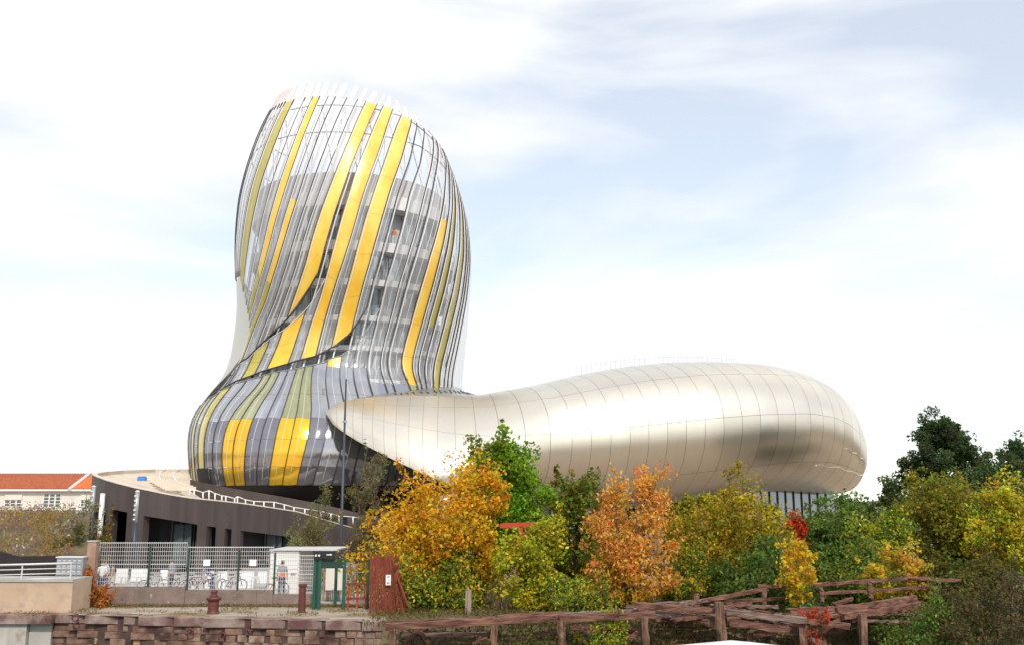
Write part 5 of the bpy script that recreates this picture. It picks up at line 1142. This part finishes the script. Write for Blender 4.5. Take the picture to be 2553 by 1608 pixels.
ROUND = [(0, 0.55), (0.2, 0.9), (0.45, 1.0), (0.7, 0.85), (0.9, 0.5), (1, 0.18)]
CONE = [(0, 0.85), (0.15, 1.0), (0.4, 0.85), (0.65, 0.62), (0.85, 0.33), (1, 0.1)]
UPR = [(0, 0.6), (0.25, 0.9), (0.5, 1.0), (0.75, 0.8), (0.92, 0.55), (1, 0.3)]
BUSH = [(0, 0.95), (0.3, 1.0), (0.6, 0.9), (0.85, 0.6), (1, 0.25)]
def tpos(px, Y, ytop, wpx, z=0.0):
    b = at(px, 1400, Y); H = at(px, ytop, Y).z - z; return (b.x, Y, z), H, wpx / 2 / F_PX * Y
def T(name, label, px, Y, ytop, w, prof, n, ls, pal, z=0.0, cat='tree', **kw):
    b, H, rx = tpos(px, Y, ytop, w, z); return tree(name, label, cat, b, H, rx, prof, n, ls, pal, **kw)
# the autumn trees in front of the gallery
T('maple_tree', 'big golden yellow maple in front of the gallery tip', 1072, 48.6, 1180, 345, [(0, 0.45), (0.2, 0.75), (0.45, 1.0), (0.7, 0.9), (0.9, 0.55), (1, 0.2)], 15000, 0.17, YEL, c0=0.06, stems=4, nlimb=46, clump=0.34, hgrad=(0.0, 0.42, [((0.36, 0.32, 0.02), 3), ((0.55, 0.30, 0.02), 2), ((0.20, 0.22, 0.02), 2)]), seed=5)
T('maple_tree', 'slender orange yellow maple spire between the big maple and the green ash', 1195, 48.5, 1175, 130, UPR, 5200, 0.16, YEL, c0=0.12, stems=2, nlimb=24, clump=0.36)
T('ash_tree', 'tall bright green ash rising against the gallery', 1245, 53, 1112, 225, [(0, 0.9), (0.4, 1.0), (0.6, 0.95), (0.8, 0.6), (1, 0.12)], 15000, 0.20, GRN, c0=0.30, nlimb=44, clump=0.34, seed=21)
T('willow_shrub', 'tall thin olive willow behind the mast', 912, 64, 1128, 120, UPR, 4200, 0.17, OLV, c0=0.10, stems=4, nlimb=30, clump=0.30, aspect=0.28)
T('willow_shrub', 'rounded grey olive willow over the white cabin', 782, 59, 1224, 128, UPR, 5600, 0.15, [((0.22, 0.20, 0.075), 4), ((0.28, 0.24, 0.09), 3), ((0.17, 0.17, 0.06), 2)], c0=0.10, stems=3, nlimb=30, clump=0.32, aspect=0.3)
T('robinia_tree', 'yellow green young tree around the red gantry', 1335, 45.8, 1292, 180, UPR, 7500, 0.16, YGN, c0=0.05, stems=2, nlimb=34, clump=0.34)
T('ash_tree', 'narrow dark green tree between the robinia and the orange cherry', 1436, 54, 1196, 165, UPR, 9500, 0.18, [((0.12, 0.17, 0.015), 4), ((0.17, 0.21, 0.02), 2), ((0.40, 0.22, 0.02), 1)], c0=0.08, nlimb=30, clump=0.36)
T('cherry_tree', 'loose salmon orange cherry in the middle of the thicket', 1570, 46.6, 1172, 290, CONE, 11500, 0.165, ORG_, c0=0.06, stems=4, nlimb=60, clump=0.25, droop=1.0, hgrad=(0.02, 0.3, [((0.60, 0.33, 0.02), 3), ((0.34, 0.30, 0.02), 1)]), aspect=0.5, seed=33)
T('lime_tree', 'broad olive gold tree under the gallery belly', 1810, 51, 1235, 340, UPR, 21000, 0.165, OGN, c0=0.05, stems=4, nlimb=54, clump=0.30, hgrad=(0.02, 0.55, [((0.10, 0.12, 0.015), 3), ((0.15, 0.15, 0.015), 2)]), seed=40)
T('rowan_tree', 'thin rowan with red leaf tips below the arched window', 1985, 53, 1290, 70, UPR, 1500, 0.15, RED, c0=0.55, nlimb=16, clump=0.4)
T('hazel_tree', 'green leafy tree at the right foot of the gallery', 2060, 55, 1215, 240, ROUND, 13000, 0.19, MGN, c0=0.05, stems=3, nlimb=44, clump=0.32)
T('robinia_tree', 'yellow green bushy tree right of the gallery end', 2185, 54, 1285, 190, ROUND, 8500, 0.18, YGN + MGN, c0=0.05, stems=2, nlimb=32, clump=0.34)
T('aspen_sapling', 'small bright yellow sapling standing on the broken wharf', 1988, 42.4, 1352, 92, UPR, 2400, 0.13, YBR, c0=0.30, nlimb=20, clump=0.36, bark='bark_pale', trunk_r=0.04)
T('pine_tree', 'tall dark green pine against the sky at the right', 2372, 84, 1052, 280, [(0, 0.35), (0.25, 0.8), (0.42, 1.05), (0.52, 0.72), (0.66, 0.78), (0.78, 0.5), (0.9, 0.42), (1, 0.12)], 24000, 0.32, DGN, c0=0.22, nlimb=64, clump=0.17, aspect=0.35, seed=54, shoots=0.15)
T('pine_tree', 'dark green pine cut by the right edge of the picture', 2590, 86, 1105, 200, UPR, 14000, 0.32, DGN, c0=0.2, nlimb=44, clump=0.22, aspect=0.35, shoots=0.15)
T('dark_tree', 'dense dark green tree below and right of the tall pine', 2490, 76, 1165, 250, ROUND, 10000, 0.25, DGN, c0=0.1, nlimb=30, clump=0.36)
T('dark_tree', 'small dark tree left of the tall pine near the hills', 2228, 95, 1222, 110, ROUND, 5000, 0.27, MGN + DGN, c0=0.05, nlimb=22, clump=0.36)
T('dark_tree', 'low dark tree beside the gallery foot before the hills', 2150, 92, 1258, 120, BUSH, 4500, 0.27, DGN + MGN, c0=0.02, nlimb=22, clump=0.36)
T('sumac_tree', 'wide olive green domed tree below the tall pine', 2380, 60, 1195, 300, [(0, 0.5), (0.3, 0.85), (0.55, 1.0), (0.8, 0.85), (1, 0.35)], 15000, 0.20, [((0.23, 0.22, 0.02), 4), ((0.30, 0.26, 0.025), 3), ((0.15, 0.17, 0.02), 3)], c0=0.2, stems=3, nlimb=46, clump=0.30, seed=61)
T('robinia_tree', 'yellow leaved tree at the right edge of the thicket', 2510, 56, 1215, 170, UPR, 8000, 0.18, YGN + [((0.55, 0.36, 0.02), 3)], c0=0.12, nlimb=30, clump=0.34, lean=0.02)
T('thorn_bush', 'orange tinged bush behind the wharf rail', 2272, 48, 1358, 150, BUSH, 5000, 0.15, YGN + ORG_, c0=0.05, stems=3, nlimb=26, clump=0.34, cat='bush')
T('thorn_bush', 'dark green thicket left of the yellow sapling', 1880, 46.5, 1370, 230, BUSH, 9000, 0.16, MGN, c0=0.02, stems=3, nlimb=34, clump=0.34, cat='bush')
T('thorn_bush', 'dark green bush behind the middle of the wharf rail', 2110, 47, 1375, 230, BUSH, 8000, 0.16, MGN + [((0.30, 0.26, 0.02), 2)], c0=0.02, stems=3, nlimb=32, clump=0.34, cat='bush')
T('thorn_bush', 'olive bush under the domed tree', 2400, 46, 1385, 220, BUSH, 7000, 0.16, [((0.13, 0.13, 0.02), 4), ((0.09, 0.10, 0.015), 3)], c0=0.02, stems=3, nlimb=30, clump=0.34, cat='bush')
T('thorn_bush', 'dark leafy undergrowth beneath the golden maple', 1075, 47.6, 1380, 300, BUSH, 7000, 0.16, MGN + YGN, c0=0.02, stems=3, nlimb=30, clump=0.34, cat='bush')
T('thorn_bush', 'yellow green undergrowth between robinia and cherry', 1440, 44.6, 1445, 170, BUSH, 4500, 0.13, YGN + MGN, c0=0.02, stems=3, nlimb=26, clump=0.34, cat='bush')
T('thorn_bush', 'shady bush right of the orange cherry', 1700, 47.5, 1390, 190, BUSH, 6500, 0.15, MGN + OGN, c0=0.02, stems=3, nlimb=26, clump=0.34, cat='bush')
T('bramble', 'dark olive bramble mass filling the lower right corner', 2470, 39.0, 1420, 320, BUSH, 13000, 0.13, [((0.10, 0.095, 0.03), 4), ((0.15, 0.12, 0.04), 3), ((0.07, 0.08, 0.025), 3), ((0.22, 0.09, 0.05), 1)], z=-3.0, c0=0.2, stems=4, nlimb=44, clump=0.30, cat='bush', aspect=0.35)
T('bramble', 'green bramble below the right end of the wharf', 2280, 39.4, 1500, 260, BUSH, 9000, 0.12, MGN + [((0.16, 0.15, 0.03), 3)], z=-3.0, c0=0.2, stems=4, nlimb=36, clump=0.32, cat='bush')
T('bramble', 'yellow leaved creeper hanging over the wharf beam', 1510, 39.9, 1535, 150, BUSH, 3600, 0.12, YGN + MGN + [((0.5, 0.34, 0.03), 3)], z=-2.6, c0=0.25, stems=3, nlimb=24, clump=0.34, cat='bush')
T('bramble', 'rusty brown scrub under the wharf right of the creeper', 1700, 41.0, 1545, 190, BUSH, 3800, 0.13, [((0.24, 0.14, 0.05), 4), ((0.15, 0.13, 0.03), 3), ((0.32, 0.22, 0.09), 2)], z=-3.0, c0=0.2, stems=3, nlimb=26, clump=0.34, cat='bush', aspect=0.2)
T('bramble', 'dark green scrub under the left bays of the wharf', 1320, 41.4, 1555, 240, BUSH, 4200, 0.12, MGN + [((0.40, 0.16, 0.03), 1.5)], z=-3.0, c0=0.2, stems=3, nlimb=26, clump=0.34, cat='bush')
T('bramble', 'red leaved creeper climbing the wharf pile beside the sapling', 2025, 39.4, 1505, 70, UPR, 900, 0.12, RED + [((0.35, 0.12, 0.04), 3)], z=-2.2, c0=0.25, stems=2, nlimb=14, clump=0.4, cat='bush')
T('bramble', 'brown weeds under the wharf near the white boat', 2090, 41.2, 1560, 220, BUSH, 3000, 0.13, [((0.16, 0.12, 0.05), 4), ((0.10, 0.12, 0.03), 3)], z=-3.0, c0=0.2, stems=3, nlimb=22, clump=0.36, cat='bush', aspect=0.25)
T('robinia_tree', 'small yellow bush glowing behind the wharf rail', 2175, 45.5, 1408, 80, BUSH, 1700, 0.13, YBR, c0=0.2, nlimb=16, clump=0.38, cat='bush')
T('ash_tree', 'dull green tree half hidden behind the orange cherry', 1510, 61, 1240, 150, ROUND, 6000, 0.19, [((0.13, 0.16, 0.02), 4), ((0.22, 0.19, 0.02), 2)], c0=0.05, stems=2, nlimb=28, clump=0.34)
T('lime_tree', 'olive tree behind and left of the broad olive gold tree', 1745, 60, 1222, 150, ROUND, 6500, 0.19, OGN, c0=0.05, stems=2, nlimb=28, clump=0.34)
T('ash_tree', 'bronze tinged tree behind the robinia and gantry', 1375, 60, 1232, 130, ROUND, 5000, 0.19, [((0.22, 0.15, 0.04), 3), ((0.14, 0.15, 0.02), 3)], c0=0.05, stems=2, nlimb=26, clump=0.34)
T('willow_shrub', 'dark brown twiggy shrub between mast and golden maple', 905, 56, 1300, 130, BUSH, 4200, 0.15, [((0.14, 0.10, 0.05), 3), ((0.12, 0.12, 0.04), 3)], c0=0.05, stems=3, nlimb=26, clump=0.32, aspect=0.3)
T('hazel_tree', 'green tree just left of the arched window', 1900, 57, 1262, 140, ROUND, 6000, 0.18, MGN + OGN, c0=0.05, stems=2, nlimb=28, clump=0.34)
# left: flowering bank and its shrubs
T('birch_shrub', 'pale feathery birch shrub at the left corner of the podium', 180, 60, 1238, 110, UPR, 2600, 0.13, [((0.30, 0.27, 0.17), 3), ((0.22, 0.22, 0.08), 3), ((0.45, 0.40, 0.30), 1)], c0=0.12, stems=3, nlimb=26, clump=0.30, bark='bark_pale', aspect=0.35)
T('willow_shrub', 'green shrub at the foot of the feathery birch', 165, 57, 1300, 130, BUSH, 5000, 0.14, [((0.14, 0.15, 0.04), 4), ((0.10, 0.12, 0.03), 2)], c0=0.05, stems=3, nlimb=26, clump=0.34, aspect=0.35)
T('willow_shrub', 'ochre leaved shrub between the light columns', 252, 58, 1300, 50, UPR, 1200, 0.13, [((0.26, 0.18, 0.03), 3), ((0.16, 0.15, 0.03), 3)], c0=0.15, stems=2, nlimb=14, clump=0.36)
T('creeper', 'orange red creeper on the foot of the brick pillar', 222, 47.2, 1412, 34, BUSH, 700, 0.10, [((0.60, 0.16, 0.02), 4), ((0.45, 0.22, 0.03), 2)], c0=0.15, nlimb=12, clump=0.4, cat='creeper')
T('creeper', 'orange red creeper spilling along the low wall', 256, 47.4, 1462, 64, BUSH, 1000, 0.10, [((0.64, 0.17, 0.02), 4), ((0.50, 0.26, 0.03), 2), ((0.16, 0.2, 0.03), 1)], c0=0.05, nlimb=14, clump=0.4, cat='creeper')
rng = np.random.default_rng(77)
rows_ = [[(at(px, 1300, Y).x, Y, z + 0.12 * mnoise.noise(Vector((px * 0.05, Y, 0)))) for px in np.linspace(-420, 224, 40)] for Y, z in ((52.4, 1.2), (56, 2.4), (61, 3.4), (68, 4.0), (80, 4.1), (110, 4.1))]
tag(MB().grid(rows_).build('flower_bank', M['soil'], smooth=True), kind='structure')
n = 15000; px = rng.uniform(-420, 218, n); Yb = rng.uniform(52.4, 72, n) ; zb = np.interp(Yb, [52.4, 56, 61, 68, 80], [1.2, 2.4, 3.4, 4.0, 4.1]); X = (px - CX) / F_PX * Yb * 1.01
cl_ = np.array([mnoise.noise(Vector((x * 0.55, y * 0.4, 0))) for x, y in zip(X, Yb)]); cl2 = np.array([mnoise.noise(Vector((x * 0.7, y * 0.5, 9))) for x, y in zip(X, Yb)])
cc = palette(rng, n, [((0.44, 0.26, 0.06), 3), ((0.26, 0.23, 0.05), 3), ((0.50, 0.20, 0.06), 2.5), ((0.16, 0.18, 0.03), 2)])
mk = (cl_ > 0.26) & (rng.uniform(size=n) < 0.75); cc[mk] = palette(rng, mk.sum(), [((0.26, 0.15, 0.28), 3), ((0.36, 0.22, 0.34), 2), ((0.2, 0.2, 0.08), 1)])
mk = (cl2 > 0.33) & (rng.uniform(size=n) < 0.7); cc[mk] = palette(rng, mk.sum(), [((0.58, 0.52, 0.46), 3), ((0.3, 0.3, 0.12), 2)])
P = np.stack([X, Yb, zb + np.abs(rng.normal(0, 0.34, n)) + 0.05 + 0.5 * np.clip(cl_, 0, 1)], 1)
tag(leaf_mesh('flowers', P, 0.17, cc, None, rng, droop=-0.6, aspect=0.4, origin=(-35, 58, 2)), 'autumn flowers and grasses covering the bank', 'flowers', kind='stuff')
# grass and weeds along the quay, the low wall and the wharf
n = 14000; X = rng.uniform(-23, -4.6, n); t_ = rng.uniform(size=n); Yg = np.where(t_ < 0.5, 47.9 - np.abs(rng.normal(0, 0.35, n)), rng.uniform(43.5, 47.5, n))
dn = np.array([mnoise.noise(Vector((x * 0.6, y * 1.2, 3))) for x, y in zip(X, Yg)]); kp = (dn > 0.12) | ((t_ < 0.5) & (dn > -0.3)); X, Yg = X[kp], Yg[kp]; n = len(X)
P = np.stack([X, Yg, np.abs(rng.normal(0, 0.05, n)) + 0.03], 1)
cc = palette(rng, n, [((0.22, 0.17, 0.06), 4), ((0.14, 0.15, 0.03), 3), ((0.34, 0.24, 0.11), 2), ((0.40, 0.12, 0.05), 0.8)])
tag(leaf_mesh('grass', P, 0.11, cc, None, rng, droop=-1.0, aspect=0.22, origin=(-14, 46, 0)), 'dry grass and weeds along the low wall on the quay', 'grass', kind='stuff')
n = 26000; X = rng.uniform(-6, 30, n); Yg = rng.uniform(40.0, 48, n); zg = np.where(Yg < 43, -0.05, 0.0) + np.abs(rng.normal(0, 0.12, n)); dn = np.array([mnoise.noise(Vector((x * 0.5, y * 0.8, 5))) for x, y in zip(X, Yg)]); kp = dn > -0.15; X, Yg, zg = X[kp], Yg[kp], zg[kp]; n = len(X)
cc = palette(rng, n, [((0.24, 0.18, 0.07), 4), ((0.13, 0.14, 0.03), 4), ((0.30, 0.16, 0.07), 2), ((0.10, 0.12, 0.02), 3)])
tag(leaf_mesh('grass', np.stack([X, Yg, zg], 1), 0.17, cc, None, rng, droop=-0.9, aspect=0.2, origin=(10, 43, 0)), 'rough grass growing through the wharf and under the trees', 'grass', kind='stuff')
n = 16000; X = rng.uniform(-4.5, 32, n); f_ = rng.uniform(0.05, 0.9, n); Yg = np.interp(X, [p.x for p in bank_top], [p.y for p in bank_top]) - f_ * 3.4; zg = -3.4 * f_ ** 1.2 + np.abs(rng.normal(0, 0.16, n)) + 0.05
cc = palette(rng, n, [((0.16, 0.12, 0.05), 3), ((0.09, 0.11, 0.025), 4), ((0.22, 0.10, 0.05), 2), ((0.06, 0.08, 0.02), 3)])
tag(leaf_mesh('bank_weeds', np.stack([X, Yg, zg], 1), 0.17, cc, None, rng, droop=-0.4, aspect=0.35, origin=(12, 41, -1.5)), 'tangled weeds covering the earth bank under the wharf', 'weeds', kind='stuff')
